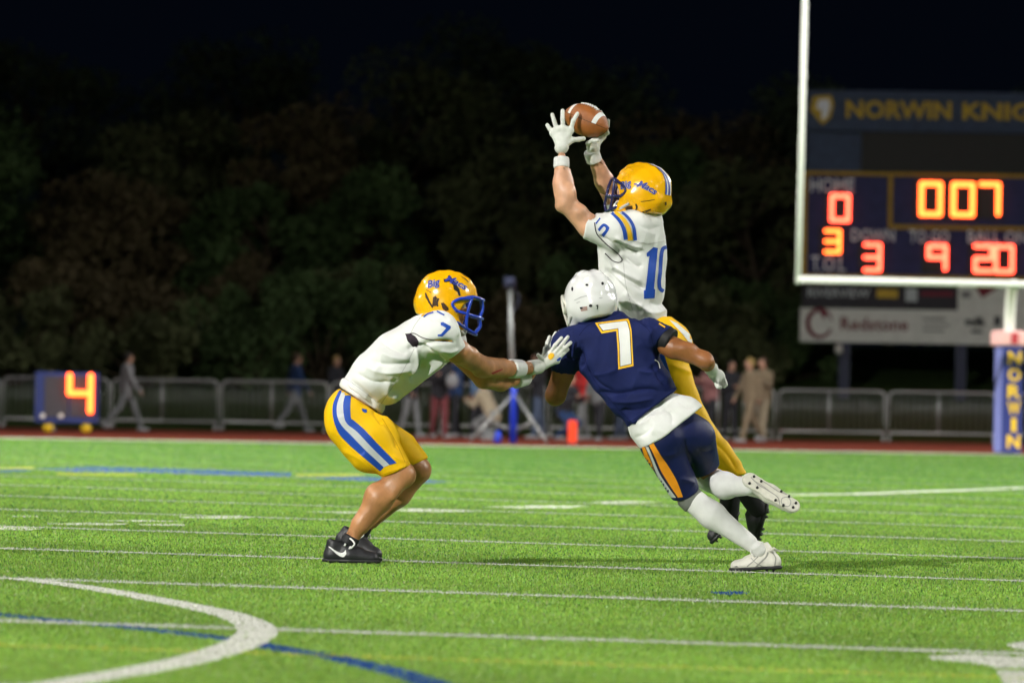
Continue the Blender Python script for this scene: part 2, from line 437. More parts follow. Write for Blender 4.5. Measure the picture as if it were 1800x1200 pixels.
def paint(x, y):     # 0 green 1 white 2 blue 3 yellow
    k = np.zeros(len(x), int)
    k[nearline(x, y, arc_blue, .065)] = 2
    k[np.abs(y-YELLOW_Y) < .05] = 3
    for n, yl in enumerate(YARD): k[np.abs(y-yl) < (.115 if n < 19 else .16)] = 1
    k[nearline(x, y, arc_white, .075)] = 1
    for c, p in PAINT_POLYS:
        q = inpoly(x, y, p)
        if p[:, 1].mean() > 30: q &= rng.random(len(x)) < .26      # worn paint
        k[q] = {'w': 1, 'b': 2, 'y': 3}[c]
    k[(y > 101.6) & (y < 104.9) & (rng.random(len(x)) < .6)] = 1
    k[(y > 101.6) & (y < 104.9) & (np.sin(x*1.9+.6)+np.sin(x*.83) > .85)] = 2
    return k
# flat paint on the backing, one strip for every marking
for n, yl in enumerate(YARD): sheet('yard_line', -30, 42, yl-.055, yl+.055, -.004, m_white, field)
sheet('yellow_line', -30, 42, YELLOW_Y-.05, YELLOW_Y+.05, -.0045, m_yel, field)
sheet('end_line', -30, 42, 102.6, 104.2, -.006, m_white, field)
for nm, pl, hw, m, dz in (('arc_line', arc_white, .075, m_white, .004), ('arc_line', arc_blue, .065, m_blue, .0025)):
    t = np.gradient(pl, axis=0); t /= np.linalg.norm(t, axis=1)[:, None]; nn = np.stack([-t[:, 1], t[:, 0]], 1)*hw
    V = np.concatenate([pl+nn, pl-nn]); N_ = len(pl); V = np.column_stack([V, fz(V[:, 0], V[:, 1])-.009+dz+.002])
    obj(nm, V, [(i, i+1, N_+i+1, N_+i) for i in range(N_-1)], m, field, False)
for k, p in PAINT_POLYS:
    obj('field_number' if k == 'w' else 'logo_marking', np.column_stack([p, fz(p[:, 0], p[:, 1])-.0055]), [tuple(range(len(p)))], {'w': m_white, 'b': m_blue, 'y': m_yel}[k], field, False)

# standing turf fibres, coloured where they are painted
def build_turf(N=760000):
    px = rng.uniform(-260, 2060, N); py = 700+570*rng.random(N)**1.25
    a, b = px-900, py-600; X = a*cr+b*sr; Y = -a*sr+b*cr
    d = FV[None]+RV[None]*(X/FPX)[:, None]-UV[None]*(Y/FPX)[:, None]
    t = -CAMH/np.minimum(d[:, 2], -1e-4)
    for _ in range(4): q = CO+d*t[:, None]; t = (fz(q[:, 0], q[:, 1])-CAMH)/np.minimum(d[:, 2], -1e-4)
    q = CO+d*t[:, None]; ok = (d[:, 2] < -.004) & (q[:, 1] > 15.5) & (q[:, 1] < 105) & (np.abs(q[:, 0]) < 30); q = q[ok]; n = len(q)
    x, y = q[:, 0], q[:, 1]; dist = y; k = paint(x, y)
    g = fz(x, y)-.009
    hgt = rng.uniform(.007, .0155, n)*np.clip(1.15-dist/160, .6, 1.2); wid = .0024*(dist/25)*rng.uniform(.7, 1.4, n)
    an = rng.normal(0, .7, n); ca, sa = np.cos(an), np.sin(an)
    lean = rng.normal(0, .35, (n, 2))*hgt[:, None]
    B0 = np.stack([x-ca*wid, y-sa*wid, g], 1); B1 = np.stack([x+ca*wid, y+sa*wid, g], 1)
    T = np.stack([x+lean[:, 0]+ca*wid*.25, y+lean[:, 1], g+hgt], 1); T2 = np.stack([x+lean[:, 0]-ca*wid*.25, y+lean[:, 1], g+hgt], 1)
    V = np.stack([B0, B1, T, T2], 1).reshape(-1, 3); Fc = np.arange(4*n).reshape(n, 4)
    # mown nap patches and fibre-to-fibre variation
    pat = .5+.25*np.sin(y*1.37+.4*np.sin(x*.9))+.25*np.sin(x*2.1+y*.63+1.3*np.sin(y*.37))
    br = (.75+.35*pat)*rng.uniform(.6, 1.45, n); hue = rng.normal(0, .12, n)
    col = np.stack([.29*(1+hue), .49*np.ones(n), .07*np.ones(n)], 1)*br[:, None]
    dry = rng.random(n) < .035; col[dry] = np.array([.42, .45, .2])*rng.uniform(.7, 1.3, (dry.sum(), 1))
    for kk, c in ((1, (.56, .57, .5)), (2, (.014, .08, .26)), (3, (.72, .6, .1))):
        s_ = (k == kk) & (rng.random(n) < (.97 if kk == 1 else .9 if kk == 2 else .45)); col[s_] = np.array(c)*rng.uniform(.72, 1.12, (s_.sum(), 1))
    me = mesh_np('turf', V, Fc, False)
    at = me.color_attributes.new('Col', 'FLOAT_COLOR', 'POINT')
    at.data.foreach_set('color', np.repeat(np.column_stack([np.clip(col, 0, 1), np.ones(n)]), 4, 0).astype(np.float32).ravel())
    m = bpy.data.materials.new('turf_fibre'); m.use_nodes = True; tt = m.node_tree; bs = tt.nodes['Principled BSDF']
    vc = tt.nodes.new('ShaderNodeVertexColor'); vc.layer_name = 'Col'
    nz = tt.nodes.new('ShaderNodeTexNoise'); nz.inputs['Scale'].default_value = 3; nz.inputs['Detail'].default_value = 4
    mr = tt.nodes.new('ShaderNodeMapRange'); mr.inputs[3].default_value = .78; mr.inputs[4].default_value = 1.2
    mx = tt.nodes.new('ShaderNodeVectorMath'); mx.operation = 'SCALE'
    tcg = tt.nodes.new('ShaderNodeTexCoord'); tt.links.new(tcg.outputs['Object'], nz.inputs['Vector'])
    tt.links.new(nz.outputs['Fac'], mr.inputs[0]); tt.links.new(vc.outputs[0], mx.inputs[0]); tt.links.new(mr.outputs[0], mx.inputs['Scale'])
    tt.links.new(mx.outputs[0], bs.inputs['Base Color']); bs.inputs['Roughness'].default_value = .42; bs.inputs['Specular IOR Level'].default_value = .55
    tl = tt.nodes.new('ShaderNodeBsdfTranslucent'); ms_ = tt.nodes.new('ShaderNodeMixShader'); ms_.inputs[0].default_value = .42
    tt.links.new(mx.outputs[0], tl.inputs[0]); tt.links.new(bs.outputs[0], ms_.inputs[1]); tt.links.new(tl.outputs[0], ms_.inputs[2]); tt.links.new(ms_.outputs[0], tt.nodes['Material Output'].inputs[0])
    me.materials.append(m)
    o = bpy.data.objects.new('turf', me); C.objects.link(o); o['kind'] = 'stuff'
    tag(o, 'short green artificial turf fibres covering the football field', 'turf')
build_turf()

# =================================================================== WOOD BEHIND THE FIELD
def leaf_mat(name, col):
    m = mat(name, col, .75, .2, .45, .8); return m
m_bark = mat('bark', (.06, .045, .03), .9, .1, .3, 8, .6, 30)
LEAF = {'olive': leaf_mat('olive_leaves', (.075, .085, .035)), 'brown': leaf_mat('brown_leaves', (.085, .066, .032)), 'green': leaf_mat('green_leaves', (.05, .085, .028)), 'dark': leaf_mat('dark_leaves', (.04, .055, .026))}
def tree(px, Y, hgt, rad, kind, label, base=.12, seed=0, dens=1.):
    r = np.random.default_rng(seed); x = float(P(px, 650, Y)[0]); z0 = float(bank_h(x, Y))
    t = thing('tree', (x, Y, z0), label, 'tree', 'trees of the wood behind the field')
    mb = MB(); top = hgt*.86
    pts = [np.array([x+.25*math.sin(i*1.3+seed)*i/6, Y+.2*math.cos(i+seed)*i/6, z0-.2+top*i/6]) for i in range(7)]
    mb.tube(pts, [rad*.09*(1-.13*i) for i in range(7)], 8)
    cl = []
    nl = int(16+hgt*1.5)
    for i in range(nl):
        f = base+(1-base)*((i+.5)/nl); zc = hgt*f; rr = rad*math.sqrt(max(.05, 1-((f-.45)/.62)**2)); an = r.random()*6.283; q = rr*(.35+.65*math.sqrt(r.random()))
        c = np.array([x+q*math.cos(an), Y+q*math.sin(an), z0+zc]); cl.append((c, rad*r.uniform(.28, .5)))
        s_ = pts[min(6, max(1, int(6*(zc*.8)/top)))]; mb.tube([s_, (s_+c)/2+np.array([0, 0, .15]), c], [rad*.03, rad*.02, rad*.008], 5)
    mb.obj('trunk', m_bark, t, True)
    Vs = []
    for c, cr_ in cl:
        n = int(300*dens*(.6+cr_)); p = r.normal(size=(n, 3)); p /= np.linalg.norm(p, axis=1)[:, None]; p *= (r.random((n, 1))**.45)*cr_*np.array([1.15, 1.15, .8])
        p += c; u = r.normal(size=(n, 3)); u /= np.linalg.norm(u, axis=1)[:, None]; v = np.cross(u, r.normal(size=(n, 3))); v /= np.linalg.norm(v, axis=1)[:, None]
        sz = r.uniform(.05, .13, (n, 1)); Vs.append(np.stack([p-u*sz, p+v*sz*.6, p+u*sz, p-v*sz*.6], 1).reshape(-1, 3))
    V = np.concatenate(Vs); obj('crown', V, np.arange(len(V)).reshape(-1, 4), LEAF[kind], t, False)
TREES = [(-60, 150, 7.5, 2.6, 'green', 'bushy green tree at the far left edge of the wood'), (70, 158, 12, 3.4, 'dark', 'tall dark tree rising above the wheeled play clock'),
         (190, 148, 5.2, 2.4, 'brown', 'low brown shrub-like tree right of the play clock'), (300, 152, 7.5, 2.6, 'olive', 'olive tree behind the walker in pale trousers'),
         (410, 160, 12.5, 3.6, 'dark', 'tall dark tree between the two walkers on the left'), (455, 147.5, 5, 2.0, 'green', 'low green tree left of the walker in navy'),
         (535, 151, 8, 2.4, 'brown', 'brown autumn tree above the walker in navy'), (640, 149, 5.6, 2.2, 'green', 'green tree behind the back of the crouching player'),
         (700, 157, 11.5, 3.2, 'olive', 'tall olive tree behind the crouching player\'s gold helmet'), (830, 162, 13.5, 3.6, 'dark', 'tall dark tree left of the camera mast'),
         (930, 151, 6.5, 2.5, 'olive', 'olive tree right of the camera mast, behind the white helmet'), (1020, 160, 12, 3.2, 'dark', 'tall dark tree behind the receiver\'s raised arms'),
         (1130, 152, 7, 2.4, 'green', 'green tree behind the leaping receiver'), (1240, 156, 9.5, 2.8, 'brown', 'brownish tree right of the leaping receiver'),
         (1320, 149, 6, 2.3, 'olive', 'olive tree above the bystanders in khaki'), (1420, 160, 11, 3.2, 'dark', 'dark tree behind the left edge of the scoreboard'),
         (1560, 158, 6, 2.6, 'green', 'low green tree under the scoreboard, between its posts'), (1740, 160, 8, 3.0, 'olive', 'olive tree behind the goal post'), (1880, 156, 9, 3., 'dark', 'dark tree at the right edge behind the scoreboard')]
for i, a in enumerate(TREES): tree(a[0], a[1], a[2]*(.62 if a[2] > 9 else .72), a[3]*.85, a[4], a[5], seed=i+3)

def shrub(px, Y, hgt, rad, kind, label, seed):
    r = np.random.default_rng(seed); x = float(P(px, 700, Y)[0]); z0 = float(bank_h(x, Y)); t = thing('shrub', (x, Y, z0), label, 'shrub', 'shrubs on the bank behind the barriers'); mb = MB(); Vs = []
    for i in range(14):
        c = np.array([x+rad*r.uniform(-1, 1), Y+.5*rad*r.uniform(-1, 1), z0+hgt*r.uniform(.12, .85)]); cr_ = rad*r.uniform(.25, .45); mb.tube([(x+.1*i/14, Y, z0-.05), (c+np.array([x, Y, z0]))/2, c], [.03, .02, .008], 5)
        n = 330; p = r.normal(size=(n, 3)); p /= np.linalg.norm(p, axis=1)[:, None]; p *= (r.random((n, 1))**.45)*cr_; p += c; p[:, 2] = np.maximum(p[:, 2], z0+.03)
        u = r.normal(size=(n, 3)); u /= np.linalg.norm(u, axis=1)[:, None]; v = np.cross(u, r.normal(size=(n, 3))); v /= np.linalg.norm(v, axis=1)[:, None]; sz = r.uniform(.04, .1, (n, 1)); Vs.append(np.stack([p-u*sz, p+v*sz*.6, p+u*sz, p-v*sz*.6], 1).reshape(-1, 3))
    mb.obj('stems', m_bark, t, True); V = np.concatenate(Vs); obj('foliage', V, np.arange(len(V)).reshape(-1, 4), LEAF[kind], t, False)
for i, a in enumerate([(20, 140, 2.4, 1.3, 'olive', 'olive shrub behind the left edge of the play clock'), (130, 142, 3., 1.6, 'brown', 'brown shrub just right of the play clock'), (255, 140, 2.3, 1.4, 'olive', 'olive shrub behind the walker in pale trousers'), (345, 143, 3.1, 1.5, 'brown', 'brown shrub midway between the two left walkers'),
                       (430, 140, 2.7, 1.4, 'green', 'green shrub left of the walker in navy'), (560, 141, 3.2, 1.5, 'green', 'green shrub right of the walker in navy'), (660, 142, 2.6, 1.4, 'olive', 'olive shrub behind the crouching player\'s back'), (850, 141, 2.6, 1.5, 'brown', 'brown shrub left of the camera mast'),
                       (960, 142, 3., 1.5, 'green', 'green shrub between camera mast and white helmet'), (1250, 141, 2.6, 1.5, 'olive', 'olive shrub right of the defender\'s outstretched arm'), (1370, 142, 2.4, 1.4, 'green', 'green shrub at the left scoreboard post')]): shrub(*a, seed=50+i)

# =================================================================== FLOODLIGHT MASTS
m_galv = mat('galvanised_steel', (.38, .39, .39), .45, .5, .12, 20, metal=.7)
m_lamp = mat('lamp_glass', (.8, .8, .75), .2, .5, .05, 10, emit=(1, .97, .9), estr=6)
for i, (x, y, e, aim, sp) in enumerate(MASTS):
    t = thing('floodlight_mast', (x, y, 0), ['floodlight mast beyond the left sideline, level with the players', 'floodlight mast beyond the right sideline, level with the players', 'floodlight mast beyond the left sideline, behind the camera', 'floodlight mast beyond the right sideline, behind the camera', 'floodlight mast beyond the left sideline, by the far goal', 'floodlight mast beyond the right sideline, by the far goal'][i], 'floodlight', 'stadium floodlight masts')
    MB().tube([(x, y, -.3), (x, y, 12), (x, y, MAST_H+2.2)], [.35, .28, .18], 12).obj('pole', m_galv, t, True)
    sx = -1 if x > 0 else 1
    for k in range(3):
        z = MAST_H-.6+k*1.1; MB().box((x-.06, y-2.4, z-.06), (x+.06, y+2.4, z+.06)).obj('crossarm', m_galv, t)
        for j in range(4):
            yy = y-1.95+j*1.3; xx = x-sx*.55
            hd = MB().tube([(xx, yy, z+.12), (xx+sx*.22, yy, z-.02), (xx+sx*.34, yy, z-.1)], [.12, .3, .34], 12).obj('lamp_head', m_galv, t, True)
            MB().tube([(xx+sx*.345, yy, z-.104), (xx+sx*.35, yy, z-.108)], [.31, .31], 12).obj('lamp_lens', m_lamp, hd)

# =================================================================== GOAL POST
GY = 103.4
def XZ(px, py, Y): p = P(px, py, Y); return float(p[0]), float(p[2])
m_post = mat('white_enamel', (.8, .8, .75), .4, .4, .06, 15, .1, 60)
m_pad = mat('navy_pad_vinyl', (.02, .03, .17), .45, .4, .12, 20, .15, 80)
m_pad2 = mat('gold_letter_vinyl', (.75, .47, .01), .5, .3, .08, 20)
gx, _ = XZ(1771, 793, GY); lx, cz_ = XZ(1400, 493, GY)
half = gx-lx
goal = thing('goal_post', (gx, GY, 0), 'white football goal post with a navy padded stand, in front of the scoreboard', 'goal post')
MB().tube([(gx-half-.02, GY-1.2, cz_), (gx, GY-1.2, cz_-.03), (gx+half, GY-1.2, cz_-.06)], .062, 14).obj('crossbar', m_post, goal, True)
for s_ in (-1, 1): MB().tube([(gx+s_*half, GY-1.2, cz_-.08), (gx+s_*half+.03, GY-1.2, cz_+3), (gx+s_*half+.05, GY-1.2, cz_+6.1)], .052, 12).obj('upright', m_post, goal, True)
MB().tube(spline([(gx, GY, -.1), (gx, GY, 1.2), (gx, GY, 2.1), (gx, GY-.15, 2.6), (gx, GY-.55, 2.92), (gx, GY-1.17, cz_-.04)], 5), .095, 14).obj('stand', m_post, goal, True)
pa = math.radians(17); ca_, sa_ = math.cos(pa), math.sin(pa)
def padpt(u, v, z): return (gx+u*ca_-v*sa_, GY+u*sa_+v*ca_, z)
pz = XZ(1771, 607, GY)[1]
bmb = MB().bevbox((-.19, -.22, .02), (.19, .22, pz), .03); pv = [padpt(*v) for v in bmb.V]
pad = obj('pad', pv, bmb.F, m_pad, goal, False)
lb = mat('pale_blue_vinyl', (.16, .18, .42), .5, .3, .1, 20)
sv = MB().box((-.196, -.19, .05), (-.191, .19, pz-.04)); obj('side_panel', [padpt(*v) for v in sv.V], sv.F, lb, pad, False)
for i, ch in enumerate('NORWIN'):
    y0 = 617+i*29.3; z1 = XZ(1775, y0, GY)[1]; z0 = XZ(1775, y0+24, GY)[1]
    V, Fc = text_mesh(ch, 1, 0, .03); lo, hi = V.min(0), V.max(0); wd = .125 if ch != 'I' else .05
    V3 = [padpt(.025+(v[0]-lo[0])/(hi[0]-lo[0])*2*wd-wd, -.2235, z0+(v[1]-lo[1])/(hi[1]-lo[1])*(z1-z0)) for v in V]
    obj('pad_letter', V3, Fc, m_pad2, pad, False)
zt = XZ(1771, 581, GY)[1]
m_pink = mat('pink_ribbon', (.75, .42, .4), .8, .2, .1, 20); m_redr = mat('red_ribbon', (.45, .05, .06), .8, .2, .1, 20)
cv = MB().bevbox((-.27, -.26, pz-.01), (.27, .26, zt), .05); col_ = obj('pink_wrap', [padpt(*v) for v in cv.V], cv.F, m_pink, goal, False)
cv = MB().box((-.06, -.268, pz+.03), (.07, -.262, zt-.04)); obj('bow_knot', [padpt(*v) for v in cv.V], cv.F, m_redr, col_, False)

# =================================================================== SCOREBOARD
SY = 140.; S = FPX/SY
m_face = mat('scoreboard_navy', (.02, .024, .1), .6, .3, .2, 4); m_head = mat('scoreboard_slate', (.03, .048, .1), .6, .3, .2, 5)
m_black = mat('screen_black', (.006, .005, .006), .5, .3, .2, 6); m_goldt = mat('gold_trim', (.4, .24, .015), .6, .3, .2, 10)
m_goldl = mat('gold_lettering', (.48, .32, .03), .6, .3, .15, 10); m_grey = mat('grey_lettering', (.75, .78, .85), .6, .3, .15, 10)
m_led = mat('red_led', (.3, .02, .01), .4, .2, .02, 10, emit=(1, .06, .03), estr=6)
m_ledy = mat('amber_red_led', (.3, .03, .01), .4, .2, .02, 10, emit=(1, .1, .016), estr=6)
m_ad = mat('ad_white', (.6, .6, .56), .6, .3, .08, 4); m_addark = mat('ad_dark', (.025, .022, .03), .6, .3, .15, 4); m_adtxt = mat('ad_pale_print', (.45, .48, .5), .7, .2, .1, 10)
m_mar = mat('maroon_print', (.16, .02, .035), .7, .2, .1, 10); m_ink = mat('black_print', (.02, .022, .03), .7, .2, .1, 10)
m_gprint = mat('grey_print', (.2, .2, .2), .7, .2, .1, 10); m_spost = mat('dark_blue_steel', (.02, .025, .06), .5, .4, .1, 10)
sx0, _ = XZ(1413, 400, SY); sx1, _ = XZ(1985, 400, SY)
sb = thing('scoreboard', ((sx0+sx1)/2, SY, 2.2), 'navy football scoreboard with red lit digits behind the goal post', 'scoreboard')
def panel(name, p0, p1, m, d0, d1, parent=None):
    x0, z1 = XZ(p0[0], p0[1], SY); x1, z0 = XZ(p1[0], p1[1], SY)
    if p1[0]-p0[0] > 150:   # long level panels: take both heights at the left end
        z0 = XZ(p0[0], p1[1]-(p1[0]-p0[0])*0, SY)[1]
    return MB().box((x0, SY+d0, z0), (x1, SY+d1, z1)).obj(name, m, parent or sb)
hd = panel('header_panel', (1420, 158), (1985, 229), m_head, -.02, .3)
side = panel('logo_panel', (1420, 232), (1513, 302), m_head, -.02, .3)
panel('message_screen', (1515, 232), (1985, 302), m_black, -.03, .3)
face = panel('score_face', (1417, 305), (1985, 484), m_face, -.02, .3)
for p0, p1 in (((1413, 301), (1985, 307)), ((1412, 481), (1985, 488)), ((1410, 307), (1417, 481)), ((1562, 307), (1568, 399)), ((1562, 395), (1838, 402)), ((1834, 307), (1840, 399))):
    panel('gold_border', p0, p1, m_goldt, -.06, .28)
def btext(body, p0, p1, m, parent, bold=.01, d=-.05, shear=0):
    x0, z1 = XZ(p0[0], p0[1], SY); x1, z0 = XZ(p1[0], p1[1]-(p1[0]-p0[0])*.0165, SY); return text_on('lettering', body, x0, x1, z0, z1, SY+d, m, parent, bold, shear)
btext('NORWIN', (1487, 176), (1672, 214), m_goldl, hd, .03); btext('KNIGHTS', (1692, 180), (1908, 218), m_goldl, hd, .03)
x0, z0 = XZ(1446, 192, SY)
MB().prism([(x0-.24, z0+.3), (x0+.2, z0+.34), (x0+.27, z0+.1), (x0+.2, z0-.2), (x0, z0-.38), (x0-.12, z0-.25), (x0-.3, z0-.02)], SY-.06, SY-.02).obj('emblem', m_goldl, hd)
MB().prism([(x0-.1, z0+.22), (x0+.14, z0+.24), (x0+.19, z0+.05), (x0+.1, z0-.2), (x0-.02, z0-.26), (x0-.02, z0-.05), (x0-.16, z0+.02)], SY-.08, SY-.062).obj('emblem_helmet', m_grey, hd)
btext('HOME', (1425, 313), (1502, 340), m_grey, face); btext('DOWN', (1497, 402), (1572, 426), m_grey, face); btext('TO GO', (1598, 404), (1668, 429), m_grey, face)
btext('BALL ON', (1701, 405), (1806, 430), m_grey, face); btext('T.O.L', (1426, 449), (1486, 478), m_grey, face)
SEG = {'0': 'abcdef', '2': 'abged', '3': 'abgcd', '4': 'fgbc', '7': 'abc', '9': 'abcfg', '1': 'bc'}
def digit(name, ch, x0, x1, z0, z1, y, m, parent, rr=.098):
    r = (x1-x0)*rr; xa, xb, za, zb, zm = x0+r, x1-r, z0+r, z1-r, (z0+z1)/2; mb = MB()
    seg = {'a': ((xa, zb), (xb, zb)), 'b': ((xb, zb), (xb, zm)), 'c': ((xb, zm), (xb, za)), 'd': ((xa, za), (xb, za)), 'e': ((xa, zm), (xa, za)), 'f': ((xa, zb), (xa, zm)), 'g': ((xa, zm), (xb, zm))}
    for s_ in SEG[ch]:
        (a, b), (c, d) = seg[s_]; p = np.array([a, b]); q = np.array([c, d]); t = (q-p)/np.linalg.norm(q-p); n = np.array([-t[1], t[0]]); poly = []
        for k in range(7): an = math.pi*(k/6-.5); poly.append(q+r*(t*math.cos(an)+n*math.sin(an)))
        for k in range(7): an = math.pi*(k/6+.5); poly.append(p+r*(t*math.cos(an)+n*math.sin(an)))
        mb.prism([tuple(v) for v in poly], y-.012-.0006*ord(s_)+.06, y+.02)
    return mb.obj(name, m, parent)
m_win = mat('digit_window', (.01, .006, .01), .4, .4, .1, 10)
for ch, a, b, c, d, m in (('0', 1616, 1656, 319, 381, m_ledy), ('0', 1672, 1713, 320, 382, m_ledy), ('7', 1720, 1758, 320, 380, m_ledy), ('0', 1459, 1494, 341, 391, m_led), ('3', 1449, 1478, 403, 446, m_ledy),
                          ('3', 1518, 1549, 427, 478, m_led), ('9', 1629, 1665, 429, 476, m_led), ('2', 1711, 1746, 429, 480, m_led), ('0', 1747, 1782, 430, 481, m_led)):
    x0, z1 = XZ(a, c, SY); x1, z0 = XZ(b, d, SY); wn = panel('digit_window', (a-9, c-5), (b+6, d+5), m_win, -.035, .1, face)
    digit('score_digit', ch, x0, x1, z0, z1, SY-.08, m, face)
adp = panel('sponsor_strip', (1410, 501), (1682, 539), m_addark, -.02, .2); btext('RIVERVIEW', (1420, 506), (1529, 525), m_adtxt, adp, .01)
panel('print_block', (1541, 508), (1578, 524), m_goldl, -.04, -.022, adp); panel('print_block', (1592, 506), (1612, 530), m_adtxt, -.04, -.022, adp); panel('print_block', (1618, 512), (1676, 521), m_mar, -.04, -.022, adp)
ad = panel('sponsor_board', (1407, 541), (1682, 600), m_ad, -.02, .2); btext('Redstone', (1478, 557), (1596, 584), m_mar, ad, .012)
x0, z0 = XZ(1441, 568, SY)
MB().tube([(x0+.29*math.cos(a), SY-.03, z0+.33*math.sin(a)) for a in np.linspace(.2, 5.9, 24)], [.02+.035*abs(math.sin(i*.13)) for i in range(24)], 6).obj('ring_emblem', m_mar, ad, True)
MB().prism([(x0-.04, z0+.34), (x0+.2, z0+.3), (x0+.1, z0+.08)], SY-.05, SY-.022).obj('leaf_emblem', m_mar, ad)
for q in ((1622, 558, 1662, 563), (1622, 569, 1668, 573), (1622, 579, 1660, 583)): panel('small_print', q[:2], q[2:], m_gprint, -.04, -.022, ad)
ad2 = panel('sponsor_board', (1684, 499), (1985, 605), m_ad, -.02, .2)
x0, z0 = XZ(1735, 512, SY); MB().prism([(x0-.3, z0+.12), (x0+.3, z0+.1), (x0-.12, z0-.16)], SY-.05, SY-.022).obj('pennant_emblem', m_mar, ad2)
btext('milk', (1697, 556), (1733, 574), m_ink, ad2, .03); panel('print_bar', (1707, 580), (1726, 585), m_ink, -.04, -.022, ad2); panel('print_bar', (1690, 512), (1706, 524), m_gprint, -.04, -.022, ad2); panel('print_bar', (1748, 556), (1758, 572), m_ink, -.04, -.022, ad2)
for px in (1485, 1690, 1900):
    x0, zt_ = XZ(px, 596, SY); MB().box((x0-.13, SY+.05, .3), (x0+.13, SY+.4, zt_+3)).obj('post', m_spost, sb)
x0, z0 = XZ(1474, 613, SY); MB().tube([(x0, SY-.15, z0+.1), (x0, SY-.15, z0-.04), (x0, SY-.15, z0-.12)], [.07, .11, .06], 10).obj('horn_speaker', m_ad, sb, True)

# =================================================================== WHEELED PLAY CLOCK
KY = 116.5
m_box = mat('blue_cabinet', (.02, .035, .16), .5, .4, .12, 10); m_lens = mat('grey_lens', (.05, .045, .055), .5, .4, .15, 25); m_wheel = mat('yellow_wheel', (.65, .42, .01), .5, .4, .1, 20)
x0, z1 = XZ(62, 653, KY); x1, z0 = XZ(171, 744, KY)
pc = thing('play_clock', ((x0+x1)/2, KY, 0), 'blue wheeled play clock box showing a red 4 beside the track', 'play clock')
cab = MB().bevbox((x0, KY, z0), (x1, KY+.35, z1), .02).obj('cabinet', m_box, pc)
for a, b in ((79, 119), (124, 166)):
    xa, za = XZ(a, 661, KY); xb, zb = XZ(b, 733, KY); MB().box((xa, KY-.02, zb), (xb, KY+.02, za)).obj('lens_panel', m_lens, cab)
m_led4 = mat('bright_red_led', (.3, .03, .01), .4, .2, .02, 10, emit=(1, .085, .012), estr=6.5)
xa, za = XZ(119, 655, KY); xb, zb = XZ(164, 727, KY); digit('clock_digit', '4', xa, xb, zb, za, KY-.1, m_led4, cab, .1)
for a in (75, 107): xa, za = XZ(a, 731, KY); MB().tube([(xa, KY-.03, za), (xa, KY+.01, za)], .055, 10).obj('latch', m_ad, cab, True)
for a in (84, 151):
    xa, za = XZ(a, 751, KY); wl = MB().tube([(xa, KY+.05, .105), (xa, KY+.12, .105)], .105, 18).obj('wheel', m_wheel, pc, True)
    MB().tube([(xa, KY+.085, .1), (xa, KY+.085, z0+.02)], .025, 8).obj('wheel_fork', m_spost, pc, True)

# =================================================================== CROWD BARRIERS
BY = 130.; BW = 192.5/(FPX/BY)
def make_barrier(px, label):
    x0 = float(P(px, 757, BY)[0])
    t = thing('crowd_barrier', (x0, BY, 0), label, 'barrier', 'steel crowd barriers along the track')
    x1 = x0+BW-.06; r = .12
    pts = [(x0+.03, .2), (x0+.03, 1.0)]+[(x0+.03+r-r*math.cos(a), 1.0+r*math.sin(a)) for a in (.5, 1.05)]+[(x0+.15, 1.12), (x1-.15, 1.12)]+[(x1-r+r*math.sin(a), 1.0+r*math.cos(a)) for a in (.5, 1.05)]+[(x1, 1.0), (x1, .2)]
    MB().tube([(a, BY, b) for a, b in pts], .026, 8, True).obj('frame', m_galv, t, True)
    mb = MB(); n = 17
    for i in range(1, n): xx = x0+.03+(x1-x0-.03)*i/n; mb.tube([(xx, BY, .21), (xx, BY, 1.11)], .009 if i != 8 else .03, 6)
    mb.obj('bars', m_galv, t, True)
    for xx in (x0+.05, x1-.02):
        MB().tube([(xx-.03, BY-.3, .015), (xx, BY-.16, .12), (xx, BY, .22), (xx, BY+.16, .12), (xx, BY+.3, .015)], .03, 6).obj('foot', m_galv, t, True)
    return t
barr = [(-190, 'crowd barrier at the far left edge, behind the play clock'), (2, 'crowd barrier directly behind the wheeled play clock'), (194, 'crowd barrier beside the walker in pale trousers'), (387, 'crowd barrier behind the walker in navy'),
        (579, 'crowd barrier behind the crouching player\'s hips'), (772, 'crowd barrier behind the group left of the camera mast'), (964, 'crowd barrier behind the orange pylon'), (1172, 'crowd barrier behind the bystanders in khaki'),
        (1367, 'crowd barrier below the left half of the scoreboard'), (1560, 'crowd barrier below the right half of the scoreboard, left of the goal post'), (1753, 'crowd barrier at the right edge behind the goal post')]
b0 = make_barrier(*barr[0])
for px, lab in barr[1:]:
    c = copy_tree(b0); c['label'] = lab; c.location = (float(P(px, 757, BY)[0]), BY+rng.uniform(-.15, .15), 0); c.rotation_euler.z = rng.normal(0, .012)

